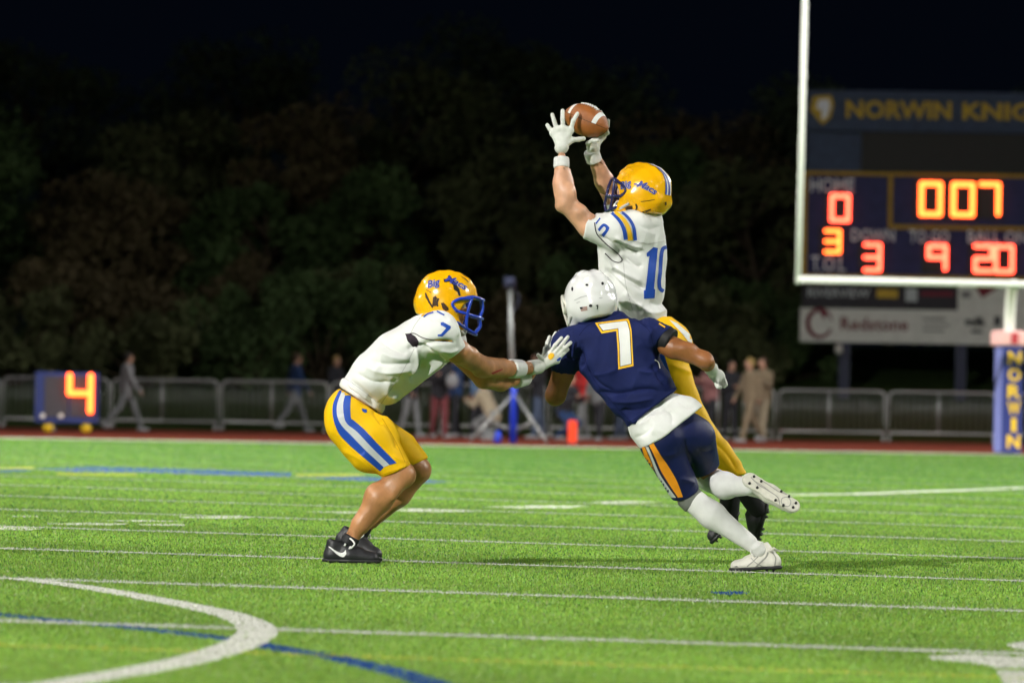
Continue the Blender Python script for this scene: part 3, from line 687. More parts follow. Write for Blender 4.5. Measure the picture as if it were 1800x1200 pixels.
# =================================================================== CAMERA MAST, PYLON
m_alu = mat('aluminium_tube', (.28, .29, .29), .4, .5, .1, 20, metal=.5); m_bluep = mat('bright_blue_vinyl', (.01, .04, .5), .45, .4, .1, 20); m_orange = mat('orange_pylon_foam', (.85, .06, .015), .6, .3, .06, 20)
TY = 110.
tx, tz = XZ(897, 500, TY); bx_, _ = XZ(902, 778, TY)
ms = thing('camera_mast', (bx_, TY, 0), 'grey telescopic camera mast on a braced tripod with a blue lower sleeve', 'camera mast')
MB().tube([(bx_, TY, .9), (tx+.03, TY, 2.0), (tx, TY, tz)], [.05, .045, .035], 10).obj('mast_tube', m_alu, ms, True)
MB().tube([(bx_, TY, .0), (bx_, TY, 1.5)], .06, 12).obj('sleeve', m_bluep, ms, True)
hub = np.array([bx_, TY, .95])
for a in (200, 320, 90):
    e = np.array([bx_+.85*math.cos(math.radians(a)), TY+.85*math.sin(math.radians(a)), .02]); kn = hub+(e-hub)*.55
    lg = MB().tube([hub, kn, e], .028, 8).obj('leg', m_alu, ms, True); MB().tube([kn, np.array([bx_, TY, .18])], .02, 6).obj('brace', m_alu, lg, True)
MB().tube([(bx_-.3, TY-.1, .0), (bx_-.27, TY-.1, .22)], [.07, .05], 8).obj('weight_bag', m_bluep, ms, True)
hdm = MB().bevbox((tx-.11, TY-.2, tz-.05), (tx+.09, TY+.2, tz+.14), .02).obj('camera_head', m_spost, ms)
MB().tube([(tx, TY-.2, tz+.045), (tx, TY-.34, tz+.045)], [.05, .07], 12).obj('lens_hood', m_spost, hdm, True)
MB().tube(spline([(tx+.06, TY, tz-.08), (tx+.16, TY, tz-.2), (tx+.14, TY, tz-.4), (tx+.04, TY, tz-.5)], 5), .012, 6).obj('cable', m_spost, ms, True)
x0, _ = XZ(1006, 780, 109.9)
py_ = thing('end_zone_pylon', (x0, 109.9, 0), 'bright orange end zone pylon standing by the track', 'pylon')
MB().bevbox((x0-.085, 109.82, .0), (x0+.085, 109.98, .44), .025).obj('foam_body', m_orange, py_); MB().bevbox((x0-.1, 109.8, -.02), (x0+.1, 110.0, .012), .01).obj('base_plate', m_spost, py_)

# =================================================================== BYSTANDERS
m_skinb = mat('bystander_skin', (.36, .2, .14), .6, .3, .08, 30)
def cloth(name, col): return mat(name, col, .85, .15, .15, 15, .4, 60, sheen=.1)
def bystander(px, Y, h, face, label, top, bottom, hair, stride=.0, arms='down', lean=0., crouch=0., cap=None, bag=None, topname='jacket'):
    x = float(P(px, 757, Y)[0]); k = h/1.75; g = 0.
    t = thing('person', (x, Y, g), label, 'person')
    fa = math.radians(face); f = np.array([math.cos(fa), math.sin(fa), 0]); sd = np.array([-f[1], f[0], 0]); up = np.array([0, 0, 1.])
    O = np.array([x, Y, g])
    def L(s_, ff, z): return O+(sd*s_+f*ff+up*z)*k
    hz = .92-crouch*.45
    hips = [L(.09, 0, hz), L(-.09, 0, hz)]; sh_f = lean*.5; chest_z = hz+.5*math.cos(lean)
    sh = [L(.19, sh_f, chest_z), L(-.19, sh_f, chest_z)]; neck = L(0, sh_f, chest_z+.05); head = L(0, sh_f+.03, chest_z+.23)
    legs = []
    for i, sg in ((0, 1), (1, -1)):
        a = stride*sg; kn = hips[i]+(f*math.sin(a+crouch*1.3)-up*math.cos(a+crouch*1.3))*.44*k; b = a-.25*abs(stride)-crouch*1.3; b = b if sg > 0 else b-.45*abs(stride)
        an = kn+(f*math.sin(b)-up*math.cos(b))*.42*k; legs.append((hips[i], kn, an))
    mz = min(l[2][2] for l in legs)-.08*k; sh_dz = g-mz
    adj = up*sh_dz; hips = [q+adj for q in hips]; sh = [q+adj for q in sh]; neck = neck+adj; head = head+adj; legs = [tuple(q+adj for q in l) for l in legs]
    ar = []
    for i, sg in ((0, 1), (1, -1)):
        a = -stride*sg*.8
        if arms == 'down': el = sh[i]+(sd*sg*.05+f*math.sin(a)*.28-up*.27)*k; wr = el+(f*math.sin(a+.35)*.25-up*.22)*k
        elif arms == 'fold': el = sh[i]+(sd*sg*.06+f*.05-up*.28)*k; wr = el+(f*.16-sd*sg*.2+up*.04)*k
        else: el = sh[i]+(sd*sg*.05+f*.1-up*.24)*k; wr = el+(f*.22-sd*sg*.08+up*.1)*k
        ar.append((sh[i], el, wr))
    pr = [Ell(head, (.095*k, .08*k, .12*k), np.array([f, sd, up])), Cone(head-up*.05*k+f*.09*k, head-up*.01*k+f*.1*k, .018*k), Cone(neck-up*.05*k, head-up*.05*k, .055*k), Cone(neck-up*.1*k, (hips[0]+hips[1])/2, .11*k, .1*k, sd, 1.35)]
    for l in legs: pr += [Cone(l[0], l[1], .07*k, .05*k), Cone(l[1], l[2], .05*k, .035*k), Cone(l[2]-up*.04*k, l[2]-up*.05*k+f*.14*k, .03*k)]
    for a in ar: pr += [Cone(a[0], a[1], .045*k, .036*k), Cone(a[1], a[2], .036*k, .026*k), Cone(a[2], a[2]+(a[2]-a[1])*.4, .034*k, .022*k)]
    def build(name, prims, hh, kk, m, cuts=()):
        G = Grid(*bounds(prims, .06), hh)
        for q in prims: G.add(q, kk)
        for q in cuts: G.cut(q)
        V, Q = G.mesh(1); return obj(name, V, Q, m, t)
    build('body', pr, .021*k, .03*k, m_skinb)
    tp = [Cone(neck-up*.08*k, (hips[0]+hips[1])/2-up*.03*k, .145*k, .135*k, sd, 1.4)]+[Cone(a[0], a[1], .068*k, .055*k) for a in ar]+[Cone(a[1], a[2], .055*k, .043*k) for a in ar]
    build(topname, tp, .021*k, .035*k, top)
    bt = [Cone(l[0]+up*.03*k, l[1], .098*k, .072*k) for l in legs]+[Cone(l[1], l[2], .072*k, .055*k) for l in legs]
    build('trousers', bt, .021*k, .03*k, bottom)
    if cap: build('cap', [Ell(head+up*.035*k-f*.01*k, (.108*k, .095*k, .1*k), np.array([f, sd, up])), Cone(head+up*.05*k+f*.08*k, head+up*.045*k+f*.16*k, .03*k, .02*k, up, .5)], .015*k, .01, cap, [Half(head+up*.03*k, -up)])
    else: build('hair', [Ell(head+up*.02*k-f*.015*k, (.108*k, .094*k, .118*k), np.array([f, sd, up]))], .015*k, .01, hair, [Half(head+f*.045*k+up*.02*k, (f-up*.5)), Half(head-up*.08*k, -up)])
    for l in legs: build('shoe', [Cone(l[2]-up*.045*k-f*.05*k, l[2]-up*.05*k+f*.16*k, .048*k, .036*k)], .015*k, .01, MATS.get('bystander_shoe') or mat('bystander_shoe', (.25, .25, .26), .6, .3, .2, 20))
    if bag is not None: build('bag', [Ell(ar[0][2]-up*.12*k, (.13*k, .1*k, .16*k))], .02*k, .01, bag)
    return t
c_grey = cloth('grey_cotton', (.14, .145, .15)); c_dark = cloth('black_fleece', (.02, .02, .025)); c_navy = cloth('navy_hoodie', (.015, .035, .1)); c_khaki = cloth('khaki_twill', (.17, .13, .085)); c_mar = cloth('maroon_fleece', (.12, .03, .035))
c_lb = cloth('light_blue_shirt', (.09, .15, .26)); c_cream = cloth('cream_fleece', (.24, .2, .14)); c_red = cloth('red_jacket', (.34, .02, .02)); c_white = cloth('white_cotton', (.2, .2, .21)); c_pink = cloth('pink_top', (.22, .1, .1)); c_jean = cloth('denim', (.06, .08, .13))
h_brown = mat('brown_hair', (.05, .03, .018), .7, .3, .3, 40); h_dark = mat('dark_hair', (.015, .012, .01), .7, .3, .3, 40); h_fair = mat('fair_hair', (.25, .17, .06), .7, .3, .3, 40)
bystander(222, 126, 1.72, 10, 'person in a white top and pale trousers walking right past the play clock', c_white, c_grey, h_dark, .45)
bystander(518, 133, 1.8, 20, 'person in a navy hoodie and pale trousers walking along the left barriers', c_navy, c_grey, h_brown, .42)
bystander(88, 119, 1.2, -60, 'fair-haired child whose head shows above the play clock', c_dark, c_jean, h_fair)
bystander(588, 134, 1.7, -40, 'person in black behind the crouching player\'s gold trousers', c_dark, c_jean, h_fair, .1, 'fold')
bystander(722, 121, 1.72, -30, 'person in a black jacket and grey trousers, leftmost of the group by the camera mast', c_dark, c_grey, h_dark, .2)
bystander(772, 119, 1.75, -70, 'person in a black jacket and maroon trousers holding a white bag', c_dark, c_mar, h_brown, .15, 'hold', bag=c_white)
bystander(800, 123, 1.78, 200, 'person in a navy top wearing a white cap behind the maroon trousers', c_navy, c_dark, h_dark, .1, 'fold', cap=c_white)
bystander(838, 121, 1.7, 160, 'person in a light blue shirt left of the camera mast', c_lb, c_dark, h_brown, .1)
bystander(868, 116, 1.7, 150, 'person in a cream fleece crouching at the camera mast', c_cream, c_grey, h_brown, .1, 'hold', .5, .8)
bystander(945, 122, 1.75, 180, 'person in black right of the camera mast', c_dark, c_jean, h_dark, .1, 'hold')
bystander(988, 119, 1.7, -40, 'person in black crouching left of the orange pylon', c_dark, c_navy, h_dark, .1, 'hold', .4, .7)
bystander(1022, 122, 1.72, 200, 'person in a red jacket behind the orange pylon', c_red, c_grey, h_brown, .15, 'fold', cap=c_lb)
bystander(1052, 120, 1.62, 240, 'person in a grey jacket right of the orange pylon', c_grey, c_dark, h_brown, .2)
bystander(1088, 123, 1.75, 190, 'person in black beside the grey jacket', c_dark, c_jean, h_dark, .1)
bystander(1248, 124, 1.75, 220, 'person in a pink top just right of the defender\'s glove', c_pink, c_dark, h_dark, .15, 'hold')
bystander(1283, 127, 1.7, -60, 'person in black between the pink top and the khaki pair', c_dark, c_dark, h_dark, .1, 'fold')
bystander(1318, 122, 1.75, 215, 'fair-haired person in full khaki striding, left of the khaki pair', c_khaki, c_khaki, h_fair, .35, 'down')
bystander(1340, 124, 1.76, 235, 'person in khaki and pale trousers, right of the khaki pair', c_khaki, c_cream, h_brown, .2, 'hold')

# =================================================================== PLAYERS: shared gear
def skin_mat(n, c): return mat(n, c, .4, .5, .2, 14, .35, 110, sss=.05)
m_wfab = mat('white_jersey_knit', (.75, .755, .73), .8, .12, .08, 7, .25, 900)
m_ywfab = mat('gold_pant_knit', (.9, .52, .003), .6, .2, .06, 9, .2, 900)
m_nvfab = mat('navy_jersey_knit', (.010, .0165, .082), .75, .15, .12, 12, .3, 900)
m_nvpant = mat('navy_pant_knit', (.007, .012, .066), .5, .25, .12, 12, .2, 900)
m_bl = mat('royal_blue_print', (.012, .07, .42), .6, .3, .05, 30); m_gp = mat('gold_print', (.85, .48, .01), .6, .3, .05, 30); m_wp = mat('white_print', (.74, .74, .72), .6, .3, .04, 30); m_silver = mat('silver_print', (.55, .57, .58), .5, .4, .06, 30)
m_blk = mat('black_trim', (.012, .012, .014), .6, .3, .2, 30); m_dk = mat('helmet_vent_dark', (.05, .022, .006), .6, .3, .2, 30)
m_gold = mat('gold_helmet_paint', (.9, .45, .003), .22, .5, .03, 8, coat=.7); m_whel = mat('white_helmet_paint', (.76, .76, .75), .25, .5, .02, 8, coat=.6)
m_mask = mat('royal_facemask', (.012, .05, .5), .3, .5, .05, 20, coat=.4); m_mask2 = mat('navy_facemask', (.02, .02, .09), .25, .5, .05, 20, coat=.5); m_maskw = mat('white_facemask', (.7, .68, .6), .3, .5, .05, 20, coat=.4)
m_glove = mat('white_glove', (.66, .67, .62), .6, .3, .08, 40, .3, 300); m_band = mat('white_terry', (.72, .72, .7), .9, .1, .05, 60, .6, 500)
m_sockw = mat('white_sock_knit', (.7, .7, .68), .8, .2, .04, 30, .3, 700); m_sockb = mat('black_sock_knit', (.016, .016, .018), .7, .25, .2, 30, .3, 700)
m_shoeb = mat('black_shoe', (.02, .02, .023), .45, .4, .25, 40, .25, 200); m_shoew = mat('white_shoe', (.66, .64, .57), .5, .4, .1, 30, .2, 200); m_sole = mat('dark_sole', (.015, .015, .017), .5, .4, .2, 40); m_solew = mat('pale_sole', (.62, .6, .52), .5, .4, .12, 40)
m_strap = mat('chin_strap', (.55, .55, .52), .6, .3, .1, 30); m_pipe = mat('dark_piping', (.03, .02, .03), .7, .2, .1, 30)

def unit(v): v = np.asarray(v, float); return v/np.linalg.norm(v)
def sdf(prims, h, k, subs=(), cuts=(), smooth=1, m=.03):
    G = Grid(*bounds([q[0] if isinstance(q, tuple) else q for q in prims], m), h)
    for q in prims:
        if isinstance(q, tuple): G.add(q[0], q[1])
        else: G.add(q, k)
    for q in cuts: G.cut(q, .006)
    for q in subs: G.sub(q, .006)
    return G.mesh(smooth)

def helmet(root, c, fwd, up, shell_m, mask_m, yaw_mask=True):
    f = unit(fwd); u = np.asarray(up, float); u = unit(u-f*(u@f)); l = np.cross(u, f); R = np.array([f, l, u])
    def W(p): p = np.asarray(p, float); return c+p[..., 0:1]*f+p[..., 1:2]*l+p[..., 2:3]*u
    def w1(x, y, z): return W(np.array([x, y, z]))
    prims = [(Ell(w1(-.004, 0, .012), (.163, .134, .143), R), .02), (Ell(w1(-.035, 0, -.05), (.124, .122, .10), R), .03)]
    for s in (-1, 1):
        prims.append((Cone(w1(.0, s*.09, -.03), w1(.045, s*.084, -.105), .046, .036), .03))
        prims.append((Cone(w1(.045, s*.084, -.1), w1(.09, s*.068, -.118), .032, .022), .02))
        rp = [w1(-.004+.147*math.cos(a), s*.034, .012+.127*math.sin(a)) for a in np.radians([35, 55, 75, 95, 115, 135, 150])]       # raised crown ridges
        prims += [(Cone(a, b, .0145), .022) for a, b in zip(rp[:-1], rp[1:])]
    prims.append((Cone(w1(-.135, .05, -.03), w1(-.135, -.05, -.03), .028, .028), .03))
    subs = [Ell(w1(.185, 0, -.052), (.125, .3, .092), R), Ell(w1(.0, 0, -.0), (.14, .112, .12), R), Ell(w1(.0, 0, -.14), (.1, .088, .13), R)]
    V, Q = sdf(prims, .0045, .02, subs, [Half(w1(0, 0, -.138), -u), Half(w1(-.05, 0, -.118), -u-f*.25)], 6)
    sh = obj('helmet', V, Q, shell_m, root)
    # facemask bars
    def bar(pts, r=.0065, nm='facemask_bar'): return [w1(*p) for p in spline(pts, 5)], r
    mb = MB(); bars = [
        [(.06, .128, .02), (.12, .105, .042), (.172, .05, .04), (.186, 0, .038), (.172, -.05, .04), (.12, -.105, .042), (.06, -.128, .02)],
        [(.045, .128, -.045), (.11, .108, -.05), (.178, .055, -.056), (.197, 0, -.058), (.178, -.055, -.056), (.11, -.108, -.05), (.045, -.128, -.045)],
        [(.06, .112, -.1), (.12, .09, -.125), (.168, .045, -.14), (.18, 0, -.143), (.168, -.045, -.14), (.12, -.09, -.125), (.06, -.112, -.1)],
        [(.172, .048, .04), (.186, .04, -.01), (.18, .05, -.056), (.19, .035, -.1), (.168, .042, -.14)],
        [(.172, -.048, .04), (.186, -.04, -.01), (.18, -.05, -.056), (.19, -.035, -.1), (.168, -.042, -.14)]]
    for s in (-1, 1):
        bars += [[(.118, s*.107, .042), (.112, s*.112, -.0), (.108, s*.11, -.05), (.112, s*.1, -.09), (.118, s*.09, -.124)],
                 [(.11, s*.112, .03), (.06, s*.132, .022), (.02, s*.136, -.012), (.05, s*.13, -.045)]]
    for b in bars: mb.tube([w1(*p) for p in spline([np.array(q) for q in b], 5)], .0082, 8)
    mb.obj('facemask', mask_m, sh, True)
    cs = MB()
    for s in (-1, 1): cs.tube([w1(*p) for p in spline([np.array(q) for q in ((-.01, s*.128, -.075), (.05, s*.112, -.115), (.105, s*.05, -.148), (.118, 0, -.152))], 5)], .008, 6)
    cs.obj('chin_strap', m_strap, sh, True)
    V2, Q2 = sdf([Ell(w1(.105, 0, -.135), (.026, .04, .032), R)], .006, .01); obj('chin_cup', m=m_strap, V=V2, Fc=Q2, parent=sh)
    return sh, (V, Q), w1, R
def face_prims(w1, R):
    return [Ell(w1(-.01, 0, .02), (.098, .077, .108), R), Ell(w1(.035, 0, -.06), (.062, .058, .075), R), Cone(w1(.085, 0, -.005), w1(.112, 0, -.045), .011, .016), Cone(w1(.082, .03, .012), w1(.082, -.03, .012), .016),
            Cone(w1(.094, .018, -.078), w1(.094, -.018, -.078), .011), Ell(w1(.078, 0, -.108), (.025, .028, .022), R), Cone(w1(-.005, .076, -.01), w1(-.008, .08, -.04), .012), Cone(w1(-.005, -.076, -.01), w1(-.008, -.08, -.04), .012)]
def eyes(root, w1, m_e):
    for s in (-1, 1):
        V, Q = sdf([Ell(w1(.082, s*.032, -.012), (.014, .014, .011))], .0035, .004); e = obj('eye', V, Q, m_e, root)
m_eye = mat('eye_white', (.7, .68, .65), .2, .5, .1, 60)

def glove(root, J, wrist, knuckles, fingers, thumb, r=.0105, cuff=None, pr=.0165, extra=()):
    # wrist (px,py,dy); one knuckle for each finger; fingers as picked joints; thumb likewise
    wv = J(*wrist); prims = []
    K = [J(*q) for q in knuckles]
    for i, k_ in enumerate(K):
        prims.append((Cone(wv+(k_-wv)*.12, k_, pr*1.15, pr*.92), .018))
        if i: prims.append((Cone(K[i-1], k_, pr*.9), .012))
    for k_, fg in zip(K, fingers):
        pts = [k_]+[J(*q) for q in fg]
        for i in range(len(pts)-1): prims.append((Cone(pts[i], pts[i+1], r*(1.08-.08*i), r*(1.02-.09*i)), .004))
    tp = [J(*q) for q in thumb]; prims.append((Cone(wv+(tp[0]-wv)*.4, tp[0], pr, pr*.85), .015))
    for i in range(len(tp)-1): prims.append((Cone(tp[i], tp[i+1], r*1.2, r*1.02), .006))
    if cuff is not None: prims.append((Cone(J(*cuff), wv, .038, .03), .015))
    prims += list(extra)
    V, Q = sdf(prims, .0034, .01, smooth=1); return obj('glove', V, Q, m_glove, root), (V, Q)
def tube_band(root, name, a, b, ra, rb, m, h=.005, bulge=.004):
    t = unit(b-a); V, Q = sdf([Cone(a-t*.03, b+t*.03, ra, rb)], h, .01, cuts=[Half(a, -t), Half(b, t)], smooth=2); return obj(name, V, Q, m, root), (V, Q)

def shoe(root, heel, toe, up, m_up, m_so, wid=.046, ank=.14, cleats=True, high=.0, lace=None, length=None):
    f = unit(toe-heel); u = np.asarray(up, float); u = unit(u-f*(u@f)); l = np.cross(u, f); L = np.linalg.norm(toe-heel); R = np.array([f, l, u])
    def w1(x, y, z): return heel+f*x*L+l*y+u*z
    prims = [(Cone(w1(.12, 0, .045), w1(ank, 0, .085+high), .042, .038), .02), (Cone(w1(.1, 0, .035), w1(.45, 0, .04), .04, .042), .02), (Cone(w1(.45, 0, .036), w1(.86, .003, .026), .044, .034, l, 1.08), .02), (Cone(w1(.25, 0, .085), w1(.62, 0, .055), .03, .024), .02)]
    subs = [Cone(w1(ank+.03, 0, .1+high), w1(ank, 0, .19+high), .028, .034)]
    V, Q = sdf(prims, .0042, .02, subs, [Half(w1(0, 0, .014), -u)], 1); so_ = obj('shoe', V, Q, m_up, root)
    V2, Q2 = sdf([(Cone(w1(.08, 0, .012), w1(.45, 0, .012), .044, .038), .02), (Cone(w1(.45, 0, .012), w1(.88, .003, .012), .046, .038), .02)], .0045, .01, (), [Half(w1(0, 0, .0), -u), Half(w1(0, 0, .02), u)], 1)
    s2 = obj('sole', V2, Q2, m_so, so_)
    if cleats:
        for x, y in ((.1, .024), (.1, -.024), (.24, .022), (.24, -.022), (.6, .032), (.6, -.03), (.75, .034), (.75, -.028), (.9, .016), (.9, -.014)):
            MB().tube([w1(x, y, .004), w1(x, y, -.012)], [.0085, .005], 8).obj('cleat', m_sole if m_so is not m_sole else m_shoeb, so_, True)
    if lace is not None:
        for i in range(4):
            x = .36+.085*i; z = .108-.017*i; MB().tube([w1(x, -.036, z-.02), w1(x+.03, -.015, z+.002), w1(x+.04, .015, z+.002), w1(x, .036, z-.02)], .0052, 6).obj('lace', lace, so_, True)
        for s in (-1, 1): MB().tube(spline([w1(.42, 0, .108), w1(.46, s*.03, .125), w1(.55, s*.05, .1), w1(.48, s*.045, .075)], 5), .0045, 6).obj('lace', lace, so_, True)
    return so_, (V, Q), w1

def conform(root, margin=.012, free=()):
    # tuck the skin under everything worn
    body = next(c for c in root.children if c.name.split('.')[0] == 'body'); me = body.data; base = woff(body)
    V = np.zeros(len(me.vertices)*3, np.float32); me.vertices.foreach_get('co', V); V = V.reshape(-1, 3)+base
    Nn = np.zeros(len(me.vertices)*3, np.float32); me.vertices.foreach_get('normal', Nn); Nn = Nn.reshape(-1, 3)
    V0 = V.copy()
    for it in range(2):
        for c in root.children:
            if c.name.split('.')[0] not in ('jersey', 'pants', 'undershirt', 'sock', 'shoe', 'glove', 'wristband', 'glove_cuff', 'knee_sleeve', 'arm_sleeve', 'collar'): continue
            b = woff(c); cm = c.data; cv = np.zeros(len(cm.vertices)*3, np.float32); cm.vertices.foreach_get('co', cv); cv = cv.reshape(-1, 3)+b
            bv = BVHTree.FromPolygons([tuple(v) for v in cv], [tuple(p.vertices) for p in cm.polygons]); lo, hi = cv.min(0)-.05, cv.max(0)+.05
            rad = .07 if c.name.split('.')[0] in ('jersey', 'pants', 'undershirt', 'shoe', 'glove') else .03
            mg = (margin if c.name[:5] == 'jerse' else .006) if c.name.split('.')[0] in ('jersey', 'pants', 'undershirt', 'shoe') else .004
            for i in np.where(((V > lo) & (V < hi)).all(1))[0]:
                p, n, fi, d = bv.find_nearest(Vector(V[i]), rad)
                if p is None: continue
                if n.dot(Vector(Nn[i])) > .25 and (Vector(V[i])-p).dot(n) > -mg: V[i] = np.array(p-n*mg)
    for c_, r0, r1 in free:
        wgt = np.clip((np.linalg.norm(V0-np.asarray(c_), axis=1)-r0)/(r1-r0), 0, 1)[:, None]; V = V0*(1-wgt)+V*wgt
    me.vertices.foreach_set('co', (V-base).astype(np.float32).ravel()); me.update()
def seven(ox, oy, sx, sy, sk=0.):
    return [(ox+sx*a+sk*b, oy+sy*b) for a, b in ((0, 0), (1, 0), (1, .22), (.62, 1), (.3, 1), (.66, .24), (0, .24))]

# =================================================================== PLAYER 1: crouching, white jersey 7, gold helmet
YA = 30.15
def JA(px, py, dy=0.): return P(px, py, YA+dy)
skA = skin_mat('tan_skin', (.47, .215, .09))
gA = ground(620, 986); pA = thing('person', (float(gA[0]), YA, float(fz(gA[0], YA))), 'crouching player in white jersey 7 and gold helmet pushing the navy defender', 'person')
hA, hAt, wA, RA = helmet(pA, JA(786, 529, .02), (1, .1, -.17), (.17, .02, 1), m_gold, m_mask)
bodyA = [(q, .012) for q in face_prims(wA, RA)] + [
    (Cone(JA(757, 572), JA(778, 548, .01), .062, .058), .03), (Cone(JA(640, 700), JA(700, 640), .085, .11, (0, 1, 0), 1.25), .05), (Cone(JA(700, 640), JA(748, 592), .12, .105, (0, 1, 0), 1.45), .05),
    (Cone(JA(772, 592, -.18), JA(806, 618, -.13), .062, .06), .03), (Cone(JA(806, 618, -.13), JA(850, 645, .05), .06, .05), .02), (Cone(JA(850, 646, .05), JA(885, 648, .25), .05, .047), .02), (Cone(JA(885, 648, .25), JA(945, 646, .5), .047, .03), .02), (Cone(JA(945, 646, .5), JA(968, 630, .53), .03, .026), .02),
    (Cone(JA(838, 634, .0), JA(884, 640, .24), .028, .026), .02), (Ell(JA(842, 653, .03), (.03, .03, .026)), .02), (Ell(JA(826, 622, -.08), (.045, .045, .035)), .02), (Ell(JA(719, 836, -.15), (.032, .034, .04)), .012), (Cone(JA(706, 848, -.19), JA(690, 872, -.19), .02, .02), .015),
    (Cone(JA(790, 605, .2), JA(850, 664, .22), .058, .052), .03), (Cone(JA(850, 666, .22), JA(880, 672, .35), .05, .046), .02), (Cone(JA(880, 672, .35), JA(940, 655, .6), .045, .03), .02), (Cone(JA(940, 655, .6), JA(962, 630, .66), .03, .026), .02),
    (Cone(JA(632, 735, -.08), JA(660, 775, -.12), .095, .095), .03), (Cone(JA(660, 775, -.12), JA(703, 832, -.14), .1, .07), .03), (Ell(JA(712, 833, -.145), (.05, .05, .055)), .02),
    (Cone(JA(703, 838, -.14), JA(668, 875, -.15), .06, .064), .03), (Ell(JA(661, 872, -.15), (.058, .06, .07)), .03), (Cone(JA(700, 850, -.15), JA(640, 925, -.16), .03, .022), .02), (Cone(JA(666, 877, -.15), JA(634, 920, -.16), .068, .045), .03), (Cone(JA(634, 920, -.16), JA(615, 951, -.16), .045, .034), .02), (Cone(JA(610, 965, -.16), JA(640, 980, -.16), .034, .025), .02),
    (Cone(JA(638, 735, .09), JA(685, 775, .14), .09, .09), .03), (Cone(JA(685, 775, .14), JA(735, 824, .16), .095, .066), .03), (Cone(JA(735, 828, .16), JA(700, 868, .18), .06, .064), .03), (Cone(JA(700, 868, .18), JA(648, 920, .22), .062, .038), .03), (Cone(JA(648, 920, .22), JA(630, 940, .22), .038, .034), .02), (Cone(JA(630, 952, .22), JA(650, 965, .2), .032, .025), .02)]
V, Q = sdf(bodyA, .0085, .02, smooth=1); obj('body', V, Q, skA, pA); bodyAt = (V, Q)
eyes(pA, wA, m_eye)
# jersey
Yx = (0, 1, 0)
jer = [(Cone(JA(637, 688), JA(664, 660), .118, .128, Yx, 1.3), .04), (Cone(JA(664, 660), JA(700, 632), .128, .142, Yx, 1.35), .05), (Cone(JA(700, 632), JA(742, 600), .142, .128, Yx, 1.5), .05), (Cone(JA(742, 600), JA(762, 578), .12, .08, Yx, 1.6), .05),
       (Ell(JA(773, 588, -.2), (.105, .1, .118)), .03), (Ell(JA(786, 598, .2), (.1, .1, .11)), .03), (Cone(JA(740, 577, -.12), JA(770, 575, -.17), .07, .08), .04),
       (Cone(JA(772, 592, -.2), JA(812, 630, -.12), .092, .062), .02), (Cone(JA(786, 602, .2), JA(812, 645, .22), .088, .066), .02), (Cone(JA(690, 690, .0), JA(770, 640, .02), .05, .09, Yx, 1.5), .04), (Cone(JA(655, 705), JA(690, 690), .03, .05, Yx, 1.6), .03)]
cutsA = [px_plane((600, 670), (666, 722), (690, 640), YA)]
G = Grid(*bounds([q[0] for q in jer]), .0065)
for q in jer: G.add(*q)
for q in cutsA: G.cut(q, .006)
sc = unit(JA(806, 618, -.13)-JA(772, 592, -.2)); G.cut(Half(JA(801, 624, -.15), unit(P(801+14, 624+18, YA)-P(801, 624, YA))), .005)
G.sub(Cone(JA(790, 608, -.16), JA(840, 645, -.02), .063, .06), .005)
fA = [([(740, 607), (752, 618), (775, 630), (790, 636)], 4, -.012), ([(716, 612), (735, 606), (770, 600), (800, 600)], 3.5, -.011), ([(722, 594), (735, 600), (752, 606)], 3, .006), ([(668, 598), (690, 612), (715, 622)], 4, -.007), ([(660, 612), (690, 628), (720, 632)], 5, .007), ([(650, 632), (680, 640), (725, 638)], 4, -.007),
      ([(640, 645), (680, 655), (730, 648)], 5, .006), ([(625, 655), (660, 672), (700, 668)], 4, -.006), ([(615, 668), (640, 690), (662, 710)], 4, -.01), ([(700, 700), (680, 690), (690, 660)], 6, .006), ([(732, 612), (733, 640), (720, 660)], 4, .008), ([(745, 630), (740, 650), (720, 672)], 5, -.01), ([(785, 560), (800, 575), (806, 592)], 4, .004), ([(755, 560), (770, 566), (780, 575)], 3, -.004), ([(775, 615), (790, 618), (806, 614)], 3, .005), ([(672, 620), (668, 640), (655, 660)], 5, .004)]
V, Q = G.mesh(1); V = folds(V, Q, fA, .0034, 8, 1); jAt = (V, Q); jA = obj('jersey', V, Q, m_wfab, pA)
decal('number', jAt, m_bl, jA, [zoomed([(437, 815), (470, 808), (580, 868), (572, 900), (460, 1010), (395, 1005), (395, 985), (440, 978), (515, 893), (440, 850)], 720, 465, 8)][0:1], cell=3)
for c_, pts, wd in ((m_bl, [(737, 553), (744, 548), (752, 546)], 2.6), (m_gp, [(741, 556), (748, 551), (757, 547.5)], 2.6), (m_bl, [(745, 557.5), (752, 552), (762, 549)], 2.4), (m_bl, [(768, 547), (775, 551), (781, 554)], 2.5),
                    (m_pipe, [(714, 588), (728, 586), (745, 594), (772, 599), (797, 600)], 1.6), (m_gp, [(765, 597.5), (782, 597.5), (795, 599)], 2.), ):
    decal('stripe', jAt, c_, jA, band(pts, wd), cell=3)
m_seam = mat('white_seam', (.5, .5, .48), .8, .1, .1, 60); m_seamn = mat('navy_seam', (.006, .01, .055), .8, .1, .1, 60); m_seamy = mat('gold_seam', (.6, .33, .003), .7, .1, .1, 60)
for p in ([(739, 558), (729, 572), (722, 586)], [(728, 613), (706, 655), (668, 712)], [(606, 664), (632, 682), (662, 706)]): decal('seam', jAt, m_seam, jA, band(p, 1.1), cell=4, off=.001)
decal('armhole', jAt, m_pipe, jA, [[(713, 587), (722, 586), (731, 592), (737, 600), (733, 611), (725, 608), (717, 600)]], cell=2, off=.007)
